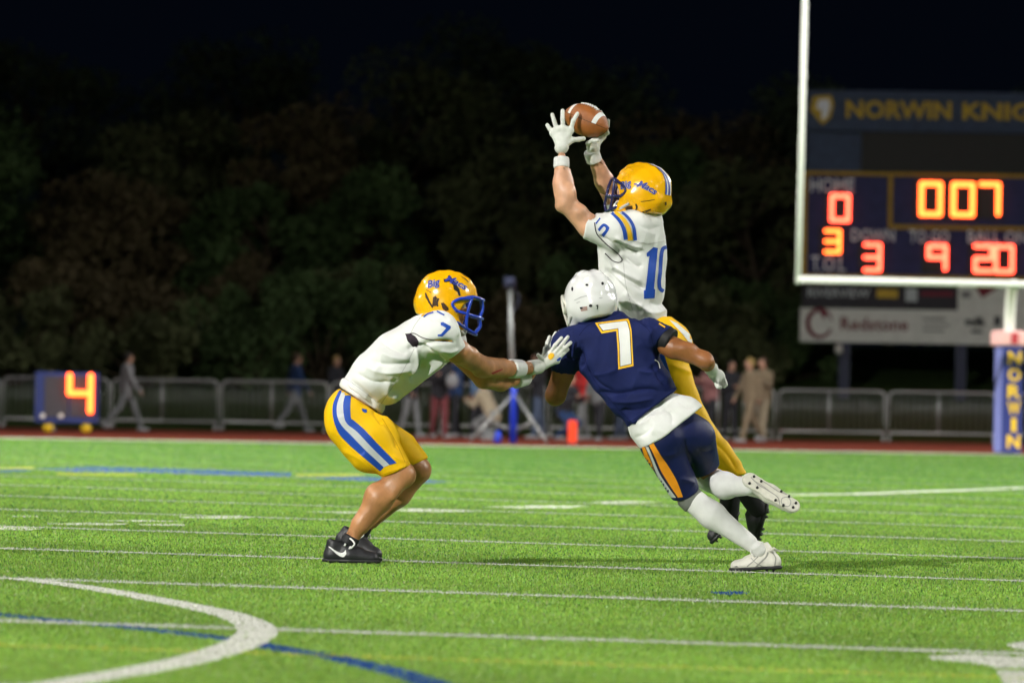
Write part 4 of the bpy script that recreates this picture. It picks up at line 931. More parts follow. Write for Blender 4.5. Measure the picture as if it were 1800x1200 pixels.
# undershirt tail
V, Q = sdf([(Cone(JA(634, 698), JA(648, 710), .112, .088, Yx, 1.3), .03), (Cone(JA(614, 676), JA(646, 706), .05, .05, Yx, 2.), .03)], .008, .03, (), [px_plane((603, 684), (662, 722), (680, 660), YA), px_plane((598, 660), (650, 690), (640, 720), YA)], 2)
V = folds(V, Q, [([(612, 682), (640, 695), (660, 716)], 3, -.006)], .002, 12, 3); obj('undershirt', V, Q, m_wfab, pA)
# pants
pan = [(Ell(JA(622, 725, -.05), (.15, .16, .135)), .04), (Ell(JA(630, 722, .08), (.14, .13, .13)), .04), (Cone(JA(625, 722, -.1), JA(655, 768, -.13), .132, .118), .04), (Cone(JA(655, 768, -.13), JA(697, 826, -.145), .118, .08), .03), (Cone(JA(616, 745, -.1), JA(648, 795, -.13), .13, .105), .04), (Cone(JA(640, 722, .1), JA(690, 775, .15), .118, .1), .03), (Cone(JA(690, 775, .15), JA(735, 822, .16), .1, .078), .03)]
G = Grid(*bounds([q[0] for q in pan]), .007)
for q in pan: G.add(*q)
G.cut(px_plane((598, 683), (668, 728), (620, 780), YA), .006)
G2n = Half(P(697, 829, YA-.14), unit(P(697+12, 829+27, YA)-P(697, 829, YA))); G.cut(G2n, .006)
V, Q = G.mesh(1); V = folds(V, Q, [([(672, 728), (690, 748), (705, 775)], 4, .005), ([(655, 722), (665, 735), (672, 745)], 3, -.006), ([(668, 735), (690, 760), (700, 790)], 4, -.005), ([(600, 790), (630, 805), (660, 830)], 6, .003), ([(690, 800), (705, 808), (718, 812)], 4, .003)], .0022, 8, 5)
pnt = (V, Q); pantsA = obj('pants', V, Q, m_ywfab, pA)
def zz(p): return zoomed(p, 560, 660, 6)
st1 = zz([(235, 155), (175, 260), (155, 400), (185, 540), (270, 670), (380, 775), (500, 880), (655, 1000), (700, 980), (560, 850), (420, 715), (310, 600), (235, 500), (200, 380), (215, 260), (275, 155)])
def strip_poly(Lp, Rp):
    L_ = spline([np.array(q, float) for q in Lp], 4); R_ = spline([np.array(q, float) for q in Rp], 4); n = min(len(L_), len(R_))
    return [[tuple(L_[i]), tuple(L_[i+1]), tuple(R_[i+1]), tuple(R_[i])] for i in range(n-1)]
e0 = zz([(218, 160), (158, 290), (152, 430), (205, 590), (300, 705), (450, 840), (648, 1005)]); e1 = zz([(252, 155), (200, 290), (198, 420), (245, 525), (350, 635), (500, 790), (690, 965)])
e2 = zz([(300, 155), (262, 285), (268, 420), (300, 505), (410, 595), (570, 765), (748, 938)]); e3 = zz([(352, 170), (335, 290), (340, 440), (375, 475), (480, 565), (640, 735), (822, 920)])
for a, b, c_ in ((e0, e1, m_bl), (e1, e2, m_silver), (e2, e3, m_bl)): decal('stripe', pnt, c_, pantsA, strip_poly(a, b), cell=5)
for p in ([(672, 735), (695, 775), (712, 812)], [(662, 838), (690, 828), (720, 818)], [(600, 690), (625, 700), (655, 722)]): decal('seam', pnt, m_seamy, pantsA, band(p, 1.1), cell=4, off=.001)
decal('emblem', pnt, m_bl, pantsA, [zz([(455, 345), (505, 355), (512, 385), (490, 392), (462, 375)])], cell=3)
# wrist gear
tube_band(pA, 'wristband', JA(896, 648, .3), JA(916, 648, .385), .052, .048, m_band)
tube_band(pA, 'glove_cuff', JA(930, 647, .435), JA(950, 643, .5), .041, .038, m_glove)
gl, glt = glove(pA, JA, (952, 643, .5), [(967, 621, .515), (972, 624, .51), (977, 628, .51), (979, 634, .515)], [[(976, 606, .5), (987, 594, .515)], [(986, 608, .49), (998, 592, .51)], [(992, 612, .49), (1003, 602, .51)], [(990, 621, .5), (998, 614, .515)]], [(957, 634, .49), (950, 628, .475), (946, 624, .47)])
decal('glove_emblem', glt, m_gp, gl, [zoomed([(430, 650), (480, 600), (530, 610), (545, 650), (520, 690), (480, 725), (440, 700)], 920, 560, 10)], cell=2.5)
decal('glove_emblem', glt, m_bl, gl, [zoomed([(580, 720), (650, 670), (660, 690), (640, 730), (600, 745)], 920, 560, 10)], cell=2.5)
tube_band(pA, 'wristband', JA(905, 667, .45), JA(924, 662, .53), .05, .046, m_band)
glove(pA, JA, (948, 648, .62), [(958, 624, .66), (963, 622, .67), (967, 624, .68), (969, 630, .69)], [[(962, 603, .68), (966, 592, .69)], [(970, 598, .70), (977, 585, .72)], [(974, 600, .72), (983, 583, .74)], [(978, 606, .73), (986, 594, .75)]], [(955, 636, .63), (957, 622, .62), (958, 612, .63)])
# scratch on the forearm, sock rims, shoes
decal('scratch', bodyAt, mat('scratch_red', (.35, .02, .03), .5, .3, .2, 80), pA, [[(863, 655), (868, 653), (875, 650.5), (884, 648), (883, 649.5), (872, 655), (866, 658)]], off=.0012, cell=3)
tube_band(pA, 'sock', JA(619, 942, -.16), JA(611, 957, -.16), .044, .047, m_blk); tube_band(pA, 'sock', JA(641, 922, .22), JA(626, 948, .22), .046, .047, m_blk)
hz_ = float(fz(-1.6, YA))
hl = JA(573, 986, -.16); hl[2] = hz_-.004; te = JA(668, 986, -.19); te[2] = hz_-.004
s1, s1t, sw = shoe(pA, hl, te, (0, 0, 1), m_shoeb, m_sole, lace=m_wp, high=.012)
decal('logo', s1t, m_wp, s1, strip_poly(zoomed([(232, 668), (330, 760), (430, 850), (520, 900), (590, 912), (655, 840)], 560, 910, 13.33), zoomed([(262, 668), (370, 745), (470, 800), (540, 815), (590, 800), (638, 742)], 560, 910, 13.33)), cell=2, off=.002)
hl = JA(592, 943, .24); te = JA(668, 986, .16); te[2] = hz_-.002; hl[2] = hz_+.075
shoe(pA, hl, te, (.3, 0, 1), m_shoeb, m_sole, lace=m_wp)
# helmet markings
H8 = lambda p: zoomed(p, 720, 465, 8)
for nm, p in (('ear_vent', [(318, 590), (330, 460), (365, 440), (388, 470), (375, 520), (390, 580), (345, 585)]), ('ear_vent', [(385, 590), (370, 530), (395, 470), (418, 478), (400, 530), (405, 590)]), ('ear_vent', [(440, 540), (480, 535), (548, 610), (545, 640), (510, 655), (465, 620)]),
              ('shell_groove', [(215, 395), (235, 400), (290, 520), (335, 600), (318, 612), (270, 540), (225, 460)]), ('shell_groove', [(720, 160), (790, 200), (835, 255), (820, 250), (770, 205)]), ('shell_groove', [(230, 345), (305, 390), (300, 398), (228, 352)])):
    decal(nm, hAt, m_dk, hA, [H8(p)], cell=4)
def script(text, x0, y0, x1, y1, hgt, m, sh, tgt, bold=.0, arch=0., shear=.3):
    V, Fc = text_mesh(text, 1, shear, bold); lo, hi = V.min(0), V.max(0); U = (V[:, 0]-lo[0])/(hi[0]-lo[0]); Wv = V[:, 1]/(hi[1])
    d = np.array([x1-x0, y1-y0], float); L = np.linalg.norm(d); d /= L; n = np.array([d[1], -d[0]])
    p = np.array([x0, y0])+U[:, None]*L*d+(Wv*hgt+arch*4*U*(1-U))[:, None]*n
    return decal('script_lettering', tgt, m, sh, tri=(p, Fc), cell=3, off=.0035 if bold < .03 else .002)
m_scr = mat('navy_script_print', (.03, .045, .3), .5, .3, .1, 60); m_scrw = mat('pale_script_edge', (.42, .42, .52), .5, .3, .1, 60)
for m_, bd in ((m_scrw, .055), (m_scr, .015)):
    script('Big', 752.5, 506.5, 775, 500, 12, m_, hA, hAt, bd); script('Macs', 781, 494, 818, 511, 11, m_, hA, hAt, bd, arch=2)
decal('helmet_crack', hAt, m_blk, hA, [H8([(540, 160), (565, 155), (600, 205), (640, 250), (665, 300), (700, 350), (715, 440), (690, 440), (670, 385), (620, 350), (610, 290), (560, 240), (490, 250), (475, 205), (540, 205)])], cell=3, off=.003)

# =================================================================== PLAYER 2: leaping receiver, white jersey 10
YB = 31.35
def JB(px, py, dy=0.): return P(px, py, YB+dy)
skB = skin_mat('fair_skin', (.62, .33, .2))
gB = JB(1230, 700); pB = thing('person', (float(gB[0]), YB, float(fz(gB[0], YB))), 'leaping receiver in white jersey 10 reaching up to catch the ball', 'person')
hB, hBt, wB, RB = helmet(pB, JB(1128, 338, 0), (-.86, .5, .16), (.2, -.02, 1), m_gold, m_mask2)
bodyB = [(q, .012) for q in face_prims(wB, RB)] + [
    (Cone(JB(1135, 400), JB(1130, 355), .062, .058), .03), (Cone(JB(1118, 430), JB(1122, 500), .1, .085, (-.5, -.85, 0), 1.35), .05), (Cone(JB(1122, 500), JB(1150, 590), .085, .085, (-.5, -.85, 0), 1.25), .05),
    (Cone(JB(1078, 405, -.16), JB(1036, 398, -.18), .065, .062), .03), (Cone(JB(1036, 398, -.18), JB(996, 358, -.2), .061, .05), .02), (Cone(JB(995, 355, -.2), JB(990, 322, -.18), .054, .054), .025), (Cone(JB(990, 322, -.18), JB(987, 268, -.13), .052, .034), .02), (Cone(JB(987, 268, -.13), JB(990, 235, -.12), .034, .03), .02),
    (Ell(JB(988, 335, -.2), (.04, .05, .06)), .02), (Ell(JB(1000, 340, -.22), (.04, .04, .055)), .02), (Ell(JB(985, 363, -.2), (.028, .03, .028)), .015), (Ell(JB(1018, 372, -.21), (.045, .045, .04)), .02), (Cone(JB(1001, 330, -.21), JB(992, 300, -.17), .022, .014), .012),
    (Cone(JB(1136, 400, .16), JB(1082, 360, .24), .062, .055), .03), (Cone(JB(1080, 356, .24), JB(1062, 318, .17), .05, .052), .025), (Cone(JB(1062, 318, .17), JB(1041, 268, .06), .05, .033), .02), (Cone(JB(1041, 268, .06), JB(1048, 240, .08), .033, .028), .02),
    (Cone(JB(1160, 615, -.08), JB(1214, 738, -.02), .09, .06), .03), (Cone(JB(1214, 738, -.02), JB(1328, 890, .02), .055, .04), .03), (Cone(JB(1330, 895, .02), JB(1337, 930, .02), .035, .025), .02),
    (Cone(JB(1165, 615, .1), JB(1222, 768, .12), .09, .06), .03), (Cone(JB(1222, 768, .12), JB(1288, 905, .16), .055, .036), .03), (Cone(JB(1286, 910, .16), JB(1264, 942, .16), .033, .024), .02)]
V, Q = sdf(bodyB, .0085, .02, smooth=1); obj('body', V, Q, skB, pB); eyes(pB, wB, m_eye)
LX = (-.5, -.85, 0)
jer = [(Cone(JB(1112, 432), JB(1118, 490), .148, .14, LX, 1.2), .05), (Cone(JB(1118, 490), JB(1132, 556), .14, .108, LX, 1.2), .05), (Cone(JB(1132, 556), JB(1140, 590), .108, .105, LX, 1.2), .03), (Cone(JB(1112, 405, -.08), JB(1130, 415, .1), .115, .11), .05), (Cone(JB(1138, 392, .0), JB(1140, 450, .02), .085, .1), .04),
       (Ell(JB(1080, 405, -.15), (.105, .1, .1)), .04), (Ell(JB(1130, 405, .15), (.1, .1, .1)), .04), (Cone(JB(1080, 408, -.16), JB(1030, 397, -.19), .1, .07), .025), (Cone(JB(1130, 400, .16), JB(1085, 365, .24), .09, .07), .025), (Cone(JB(1070, 440, -.1), JB(1072, 480, -.06), .06, .06), .04)]
G = Grid(*bounds([q[0] for q in jer]), .0065)
for q in jer: G.add(*q)
G.cut(px_plane((1033, 377), (1024, 422), (1100, 440), YB), .005); G.cut(px_plane((1080, 575), (1185, 590), (1120, 480), YB), .005); G.sub(Cone(JB(1045, 400, -.18), JB(1000, 365, -.2), .064, .06), .004)
G.sub(Cone(JB(1132, 385), JB(1128, 340), .075, .08), .006)
Z4 = lambda p: zoomed(p, 960, 360, 3.529)
fB = [(Z4(q), w_, a_) for q, w_, a_ in (([(420, 225), (510, 275), (590, 300)], 3.5, -.011), ([(430, 200), (500, 240), (600, 270)], 3.5, .007), ([(470, 320), (545, 365), (600, 385)], 3.5, -.01), ([(400, 410), (480, 455), (560, 500), (620, 528)], 4, -.012), ([(420, 380), (500, 430), (590, 480)], 4, .008), ([(370, 400), (430, 480), (510, 560), (590, 680)], 4.5, -.011), ([(350, 430), (420, 520), (480, 620)], 4, .009),
      ([(480, 540), (540, 600), (600, 640)], 4, .008), ([(330, 190), (400, 240), (470, 300)], 3.5, -.008), ([(380, 240), (450, 320), (470, 350)], 4, .007), ([(700, 180), (680, 260), (700, 330)], 5, .003), ([(560, 120), (640, 150), (720, 130)], 5, -.003), ([(640, 600), (700, 620), (750, 600)], 5, -.006), ([(600, 660), (680, 670), (750, 650)], 5, .005), ([(360, 290), (400, 360), (420, 400)], 3, .006))]
V, Q = G.mesh(1); V = folds(V, Q, fB, .0034, 8, 11); jBt = (V, Q); jB = obj('jersey', V, Q, m_wfab, pB)
decal('number', jBt, m_bl, jB, [Z4([(622, 300), (665, 262), (692, 268), (668, 520), (676, 524), (672, 578), (606, 582), (606, 532), (616, 528), (640, 318), (624, 322)])], cell=4)
decal('number', jBt, m_bl, jB, band(Z4([(748, 262), (722, 275), (712, 330), (706, 420), (700, 480), (706, 520), (728, 535)]), 6.5), cell=4)
decal('sleeve_number', jBt, m_bl, jB, [zoomed([(50, 900), (112, 822), (128, 836), (68, 912)], 1040, 280, 8)], cell=3)
decal('sleeve_number', jBt, m_bl, jB, strip_poly(zoomed([(85, 985), (165, 905), (242, 950), (236, 1000), (165, 1098)], 1040, 280, 8), zoomed([(110, 1015), (166, 948), (196, 965), (192, 995), (135, 1062)], 1040, 280, 8)), cell=3)
for c_, pts, wd in ((m_bl, [(195, 716), (300, 772), (400, 880), (455, 1000), (478, 1130)], (4.5, 7)), (m_gp, [(255, 712), (370, 778), (462, 872), (520, 990), (545, 1140)], (5, 8.6)), (m_bl, [(345, 712), (450, 768), (540, 862), (590, 965), (612, 1140)], (4, 6.4))):
    decal('stripe', jBt, c_, jB, band(zoomed(pts, 1040, 280, 8), wd), cell=4)
decal('piping', jBt, m_pipe, jB, band(Z4([(300, 110), (315, 180), (370, 240), (440, 300), (470, 340), (450, 357), (410, 345), (365, 300)]), 1.8), cell=3)
for p in ([(1096, 462), (1100, 500), (1112, 545)], [(1112, 424), (1140, 428), (1168, 424)]): decal('seam', jBt, m_seam, jB, band(p, 1.1), cell=4, off=.001)
pan = [(Ell(JB(1168, 603, .02), (.15, .17, .13)), .04), (Cone(JB(1150, 585), JB(1170, 620), .115, .13, LX, 1.2), .04), (Cone(JB(1163, 620, -.06), JB(1216, 735, -.02), .11, .082), .03), (Cone(JB(1216, 735, -.02), JB(1296, 838, .0), .08, .056), .03), (Cone(JB(1168, 620, .1), JB(1222, 765, .12), .11, .08), .03), (Cone(JB(1222, 765, .12), JB(1268, 850, .14), .075, .06), .03)]
G = Grid(*bounds([q[0] for q in pan]), .008)
for q in pan: G.add(*q)
G.cut(px_plane((1080, 560), (1180, 556), (1170, 640), YB), .005); G.cut(px_plane((1260, 846), (1322, 830), (1200, 700), YB), .005)
V, Q = G.mesh(1); V = folds(V, Q, [([(1180, 640), (1200, 650), (1215, 655)], 4, .004), ([(1255, 775), (1280, 800), (1295, 825)], 4, -.004), ([(1270, 770), (1290, 795), (1305, 820)], 4, .004)], .002, 8, 13); pBt = (V, Q); pantsB = obj('pants', V, Q, m_ywfab, pB)
decal('stripe', pBt, m_bl, pantsB, [[(1154, 622), (1167, 622), (1187, 684), (1173, 684)]], cell=5); decal('stripe', pBt, m_wp, pantsB, [[(1176, 562), (1190, 568), (1215, 590), (1228, 614), (1222, 616), (1200, 588)]], cell=4)
decal('stripe', pBt, m_silver, pantsB, [[(1152, 627), (1154, 622), (1173, 684), (1168, 686)]], cell=5)
for (a, b, r1, r2) in ((JB(1300, 845, .02), JB(1339, 905, .02), .06, .05), (JB(1284, 845, .15), JB(1282, 922, .17), .066, .044)): tube_band(pB, 'sock', a, b, r1, r2, m_sockb, .007)
shoe(pB, JB(1350, 893, .02), JB(1333, 953, .03), (-.9, .1, -.25), m_shoeb, m_sole); s3, s3t, _w = shoe(pB, JB(1296, 907, .17), JB(1254, 953, .17), (-.75, -.1, .55), m_shoeb, m_sole)
tube_band(pB, 'wristband', JB(987, 296, -.155), JB(987, 277, -.14), .044, .041, m_band); tube_band(pB, 'wristband', JB(1045, 284, .085), JB(1039, 265, .055), .044, .042, m_band)
gl, glt = glove(pB, JB, (987, 258, -.125), [(1003, 229, -.115), (990, 226, -.115), (979, 228, -.11), (972, 234, -.105)], [[(1008, 212, -.12), (1015, 200, -.105)], [(989, 209, -.12), (989, 195, -.1)], [(974, 212, -.11), (971, 202, -.09)], [(966, 226, -.1), (962, 220, -.085)]], [(1006, 246, -.11), (1018, 245, -.1), (1026, 244, -.085)], r=.0118, cuff=(987, 259, -.126), pr=.019)
glove(pB, JB, (1041, 260, .05), [(1050, 238, .1), (1054, 236, .1), (1058, 236, .095), (1060, 240, .085)], [[(1052, 210, .11), (1046, 189, .05)], [(1060, 212, .1), (1056, 197, .04)], [(1068, 222, .07), (1069, 212, .0)], [(1068, 234, .05), (1066, 226, .0)]], [(1034, 252, .02), (1042, 247, -.03), (1051, 247, -.05)], r=.0105, cuff=(1042, 262, .055))
H8 = lambda p: zoomed(p, 1040, 280, 8)
for nm, p in (('ear_vent', [(470, 690), (500, 665), (575, 650), (575, 700), (530, 725), (490, 725)]), ('ear_vent', [(612, 630), (635, 625), (650, 670), (632, 720), (612, 715), (625, 675)]), ('shell_groove', [(640, 780), (700, 740), (830, 695), (835, 712), (740, 760), (660, 795)]), ('shell_groove', [(690, 592), (800, 578), (890, 562), (890, 570), (800, 588), (692, 602)]), ('shell_groove', [(1025, 605), (1050, 595), (1052, 640), (1030, 650)])):
    decal(nm, hBt, m_dk, hB, [H8(p)], cell=4)
for m_, bd in ((m_scrw, .055), (m_scr, .015)):
    script('Big', 1091.5, 333, 1112, 326, 12, m_, hB, hBt, bd); script('-Macs', 1113, 326.5, 1152, 344, 11.5, m_, hB, hBt, bd, arch=3)
for c_, a, b in ((m_bl, 0, 1), (m_wp, 1, 2), (m_scr, 2, 3), (m_wp, 3, 4)):     # stripe over the crown
    z = [-.03, -.017, -.007, .007, .02]; y0, y1 = [.036, .024, .011, -.011, -.024][a:a+2] if True else (0, 0)
    V_, F_ = [], []; bv = target_bvh(hBt); n_ = 24
    for i in range(n_+1):
        an = math.radians(15+165*i/n_)
        for yy in (y0, y1):
            o_ = wB(math.cos(an)*.4-.004, yy, math.sin(an)*.4+.01); d_ = wB(-.004, yy*.9, .01)-o_; h_ = bv.ray_cast(Vector(o_), Vector(unit(d_))); q_ = np.array(h_[0]) if h_[0] is not None else o_
            V_.append(q_-unit(d_)*.0025)
    F_ = [(2*i, 2*i+1, 2*i+3, 2*i+2) for i in range(n_)]
    obj('crown_stripe', V_, F_, c_, hB, True)

# =================================================================== THE BALL
m_leather = mat('brown_leather', (.3, .095, .02), .42, .45, .15, 30, .35, 420, tex='vor')
bc = JB(1031, 212, .0); bd = unit(np.array([.214, -.12, -.09])); bu = unit(np.array([.1, -.25, 1])); bu = unit(bu-bd*(bu@bd)); bl = np.cross(bd, bu)
ball = thing('football', tuple(bc), 'brown leather football with white stripes between the receiver\'s gloves', 'football')
LB, RBL = .142, .087
def prof(t): return RBL*max(0, 1-abs(t)**2.05)**.72
def bp(t, a, o=0.): r = prof(t)+o; return bc+bd*t*LB+(bu*math.cos(a)+bl*math.sin(a))*r
n1, n2 = 40, 48; ts = [math.sin((i/n1-.5)*math.pi) for i in range(n1+1)]
V = [bp(t, 2*math.pi*j/n2) for t in ts for j in range(n2)]; Fc = [(i*n2+j, i*n2+(j+1) % n2, (i+1)*n2+(j+1) % n2, (i+1)*n2+j) for i in range(n1) for j in range(n2)]
obj('leather_shell', V, Fc, m_leather, ball)
for t0, t1 in ((.5, .66), (-.66, -.5)):
    V = [bp(t0+(t1-t0)*i/4, -1.25+2.5*j/20, .0012) for i in range(5) for j in range(21)]; obj('stripe', V, [(i*21+j, i*21+j+1, (i+1)*21+j+1, (i+1)*21+j) for i in range(4) for j in range(20)], m_wp, ball)
for a in (1.27, -1.27, math.pi): MB().tube([bp(-.98+1.96*i/30, a, -.0005) for i in range(31)], .0016, 5).obj('seam', m_dk, ball, True)
MB().tube([bp(-.4+.8*i/8, 0, .003) for i in range(9)], .003, 6).obj('lace', m_wp, ball, True)
for i in range(8): MB().tube([bp(-.36+.72*i/7, a, .003) for a in (-.18, 0, .18)], .0028, 6).obj('lace', m_wp, ball, True)

# =================================================================== PLAYER 3: navy defender 7
YC = 30.75
def JC(px, py, dy=0.): return P(px, py, YC+dy)
skC = skin_mat('brown_skin', (.31, .12, .042))
gC = ground(1335, 1001); pC = thing('person', (float(gC[0]), YC, float(fz(gC[0], YC))), 'defender in navy jersey 7 and white helmet lunging, seen from behind', 'person')
hC, hCt, wC, RC = helmet(pC, JC(1038, 527, .12), (-.42, .9, -.1), (-.16, .08, 1), m_whel, m_maskw)
bodyC = [(q, .012) for q in face_prims(wC, RC)] + [
    (Cone(JC(1060, 580, .1), JC(1045, 545, .11), .062, .058), .03), (Cone(JC(1045, 605, .06), JC(1120, 600, .02), .1), .05), (Cone(JC(1085, 615, .05), JC(1145, 705, .03), .1, .07, (.86, 0, .5), 1.25), .05), (Cone(JC(1145, 705, .03), JC(1190, 765, .02), .07), .05),
    (Cone(JC(1000, 605, .1), JC(992, 650, .09), .066, .06), .03), (Cone(JC(992, 650, .09), JC(976, 695, .1), .058, .054), .02), (Cone(JC(977, 694, .1), JC(986, 660, .33), .05, .034), .02), (Cone(JC(986, 660, .33), JC(990, 645, .41), .033, .028), .02),
    (Cone(JC(1140, 590, .0), JC(1185, 612, -.04), .062, .056), .03), (Cone(JC(1185, 612, -.04), JC(1238, 632, -.06), .054, .043), .02), (Cone(JC(1238, 633, -.06), JC(1248, 645, .06), .045, .042), .02), (Ell(JC(1246, 636, -.08), (.03, .03, .03)), .015), (Ell(JC(1205, 612, -.06), (.06, .045, .035)), .02), (Cone(JC(1248, 645, .06), JC(1256, 658, .16), .04, .03), .02), (Cone(JC(1256, 658, .16), JC(1266, 668, .2), .028, .022), .02),
    (Cone(JC(1165, 775, .0), JC(1208, 868, .06), .1, .07), .03), (Cone(JC(1209, 872, .06), JC(1255, 908, .03), .06, .064), .03), (Cone(JC(1255, 908, .03), JC(1338, 968, .0), .06, .034), .03), (Cone(JC(1338, 972, .0), JC(1315, 994, .0), .03, .025), .02),
    (Cone(JC(1218, 765, .06), JC(1243, 838, .3), .1, .07), .03), (Cone(JC(1243, 840, .3), JC(1275, 852, .15), .062, .06), .03), (Cone(JC(1275, 852, .15), JC(1318, 856, -.04), .056, .036), .03), (Cone(JC(1322, 856, -.05), JC(1370, 880, -.07), .03, .025), .02)]
V, Q = sdf(bodyC, .0085, .02, smooth=1); obj('body', V, Q, skC, pC)
SW = (.86, 0, .5)
jer = [(Cone(JC(1020, 603, .08), JC(1135, 590, .02), .098, .092), .05), (Cone(JC(1052, 632, .06), JC(1118, 622, .03), .12, .115), .05), (Cone(JC(1078, 665, .04), JC(1128, 652, .02), .118, .112), .05), (Cone(JC(1104, 700, .02), JC(1148, 678, .0), .112, .11), .05), (Cone(JC(1132, 735, .0), JC(1172, 712, .0), .102, .1), .04),
       (Ell(JC(1000, 606, .1), (.095, .1, .095)), .03), (Cone(JC(1000, 608, .1), JC(992, 640, .09), .092, .078), .02), (Ell(JC(1143, 590, .0), (.08, .1, .085)), .03), (Cone(JC(1140, 588, .0), JC(1176, 596, -.03), .085, .07), .02), (Cone(JC(1040, 573, .09), JC(1085, 567, .07), .06, .065), .04)]
G = Grid(*bounds([q[0] for q in jer]), .0065); G_s = Grid(*bounds([q[0] for q in jer]), .0065)
for i, q in enumerate(jer): (G_s if i == 8 else G).add(*q)
G.cut(px_plane((1104, 750), (1187, 687), (1090, 650), YC), .006)
G_s.cut(Half(JC(1170, 592, -.02), unit(JC(1185, 612, -.04)-JC(1148, 580, .0))), .005); G.merge(G_s, .02)
V, Q = G.mesh(1)
fC = [([(1050, 690), (1085, 692), (1130, 684), (1160, 688)], 4, -.009), ([(1075, 705), (1110, 706), (1150, 700)], 4, .007), ([(1090, 722), (1120, 720), (1150, 712)], 4, -.007), ([(1040, 660), (1070, 655), (1085, 648)], 4, .005), ([(1018, 610), (1024, 630), (1022, 648)], 4, -.009), ([(1005, 580), (1016, 600), (1018, 620)], 4, .005), ([(1150, 575), (1140, 600), (1152, 640)], 5, .004), ([(1148, 640), (1155, 660), (1175, 680)], 4, -.005),
      ([(1120, 650), (1140, 655), (1160, 650)], 4, .005), ([(1030, 645), (1050, 672), (1080, 690)], 4, -.006), ([(1100, 735), (1120, 742), (1140, 735)], 4, .006), ([(1120, 560), (1140, 568), (1155, 575)], 4, -.005), ([(990, 625), (1005, 632), (1018, 630)], 3, -.005)]
V = folds(V, Q, fC, .0045, 8, 21); jCt = (V, Q); jC = obj('jersey', V, Q, m_nvfab, pC)
Z5 = lambda p: zoomed(p, 920, 460, 3.334)
decal('number_outline', jCt, m_gp, jC, [Z5([(420, 358), (520, 346), (612, 334), (620, 345), (634, 400), (646, 610), (556, 630), (552, 500), (545, 406), (458, 421)])], cell=4, off=.0022)
decal('number_inline', jCt, m_dk, jC, [Z5([(436, 366), (524, 354), (606, 346), (614, 360), (627, 405), (637, 600), (565, 616), (562, 500), (553, 394), (464, 408)])], cell=4, off=.0034)
decal('number', jCt, m_wp, jC, [Z5([(441, 369), (525, 357), (603, 349), (611, 362), (623, 407), (632, 597), (569, 612), (566, 500), (557, 391), (467, 404)])], cell=4, off=.0046)
decal('stripe', jCt, m_gp, jC, band(Z5([(795, 362), (815, 375), (830, 385)]), 2.5), cell=3)
decal('logo', jCt, m_wp, jC, band(Z5([(770, 575), (790, 590), (800, 625)]), 1.5), cell=3)
for p in ([(1024, 612), (1040, 660), (1075, 705), (1110, 742)], [(1018, 590), (1030, 575), (1045, 566)], [(1118, 562), (1140, 580), (1148, 605), (1158, 650)], [(1108, 741), (1145, 716), (1184, 688)]): decal('seam', jCt, m_seamn, jC, band(p, 1.3), cell=4, off=.001)
# collar with lettering
V, Q = sdf([(Cone(JC(1030, 562, .07), JC(1078, 553, .06), .045, .045), .02), (Cone(JC(1040, 565, .1), JC(1075, 557, .1), .06), .02)], .006, .02, smooth=2, cuts=[px_plane((1000, 556), (1090, 546), (1050, 600), YC)]); colt = (V, Q); colr = obj('collar', V, Q, m_nvfab, pC)
Vt, Ft = text_mesh('KNIGHTS', 1, 0, .03); lo, hi = Vt.min(0), Vt.max(0); U_ = (Vt[:, 0]-lo[0])/(hi[0]-lo[0]); W_ = (Vt[:, 1]-lo[1])/(hi[1]-lo[1])
decal('lettering', colt, m_gp, colr, tri=(np.stack([1026+U_*42, 563.5-U_*9.5-W_*7.5+2*(U_-.5)**2], 1), Ft), cell=3)
# shirt tail
tail = [(Cone(JC(1134, 742, .01), JC(1174, 718, .01), .088, .086), .04), (Ell(JC(1166, 766, -.02), (.138, .142, .132)), .04), (Ell(JC(1202, 738, .02), (.122, .135, .13)), .04), (Cone(JC(1137, 752, -.0), JC(1150, 757), .094, .1), .03)]
G = Grid(*bounds([q[0] for q in tail]), .0065)
for q in tail: G.add(*q)
G.cut(px_plane((1100, 748), (1184, 688), (1180, 760), YC), .005); G.cut(px_plane((1120, 806), (1180, 758), (1130, 720), YC), .004); G.cut(px_plane((1150, 778), (1248, 728), (1170, 700), YC), .004)
V, Q = G.mesh(1); V = folds(V, Q, [([(1120, 748), (1150, 735), (1190, 715)], 4, .004), ([(1115, 770), (1135, 760), (1150, 745)], 4, -.004), ([(1190, 700), (1205, 712), (1225, 716)], 4, -.005), ([(1140, 730), (1150, 745), (1146, 765)], 4, .005), ([(1165, 718), (1180, 728), (1182, 745)], 4, -.005)], .0022, 10, 23); obj('undershirt', V, Q, m_wfab, pC)
# pants
pan = [(Ell(JC(1168, 770, -.02), (.125, .13, .12)), .03), (Ell(JC(1206, 762, .03), (.117, .12, .12)), .03), (Cone(JC(1163, 778, -.01), JC(1203, 862, .05), .118, .08), .025), (Cone(JC(1222, 768, .05), JC(1241, 832, .26), .108, .08), .02)]
G = Grid(*bounds([q[0] for q in pan]), .0065)
for q in pan: G.add(*q)
gk = Half(JC(1205, 868, .05), unit(P(1222, 905, YC)-P(1205, 868, YC)+np.array([0, .05, 0])))
G.cut(gk, .005)
V, Q = G.mesh(1); V = folds(V, Q, [([(1205, 770), (1210, 795), (1218, 830)], 3.5, -.004), ([(1150, 790), (1170, 800), (1190, 795)], 5, .003), ([(1195, 840), (1210, 845), (1222, 850)], 4, .004), ([(1225, 790), (1240, 795), (1255, 790)], 4, -.003)], .002, 8, 25); pCt = (V, Q); pantsC = obj('pants', V, Q, m_nvpant, pC)
Z6 = lambda p: zoomed(p, 1080, 700, 3.75)
m_orst = mat('orange_gold_print', (.8, .3, .01), .6, .3, .06, 30)
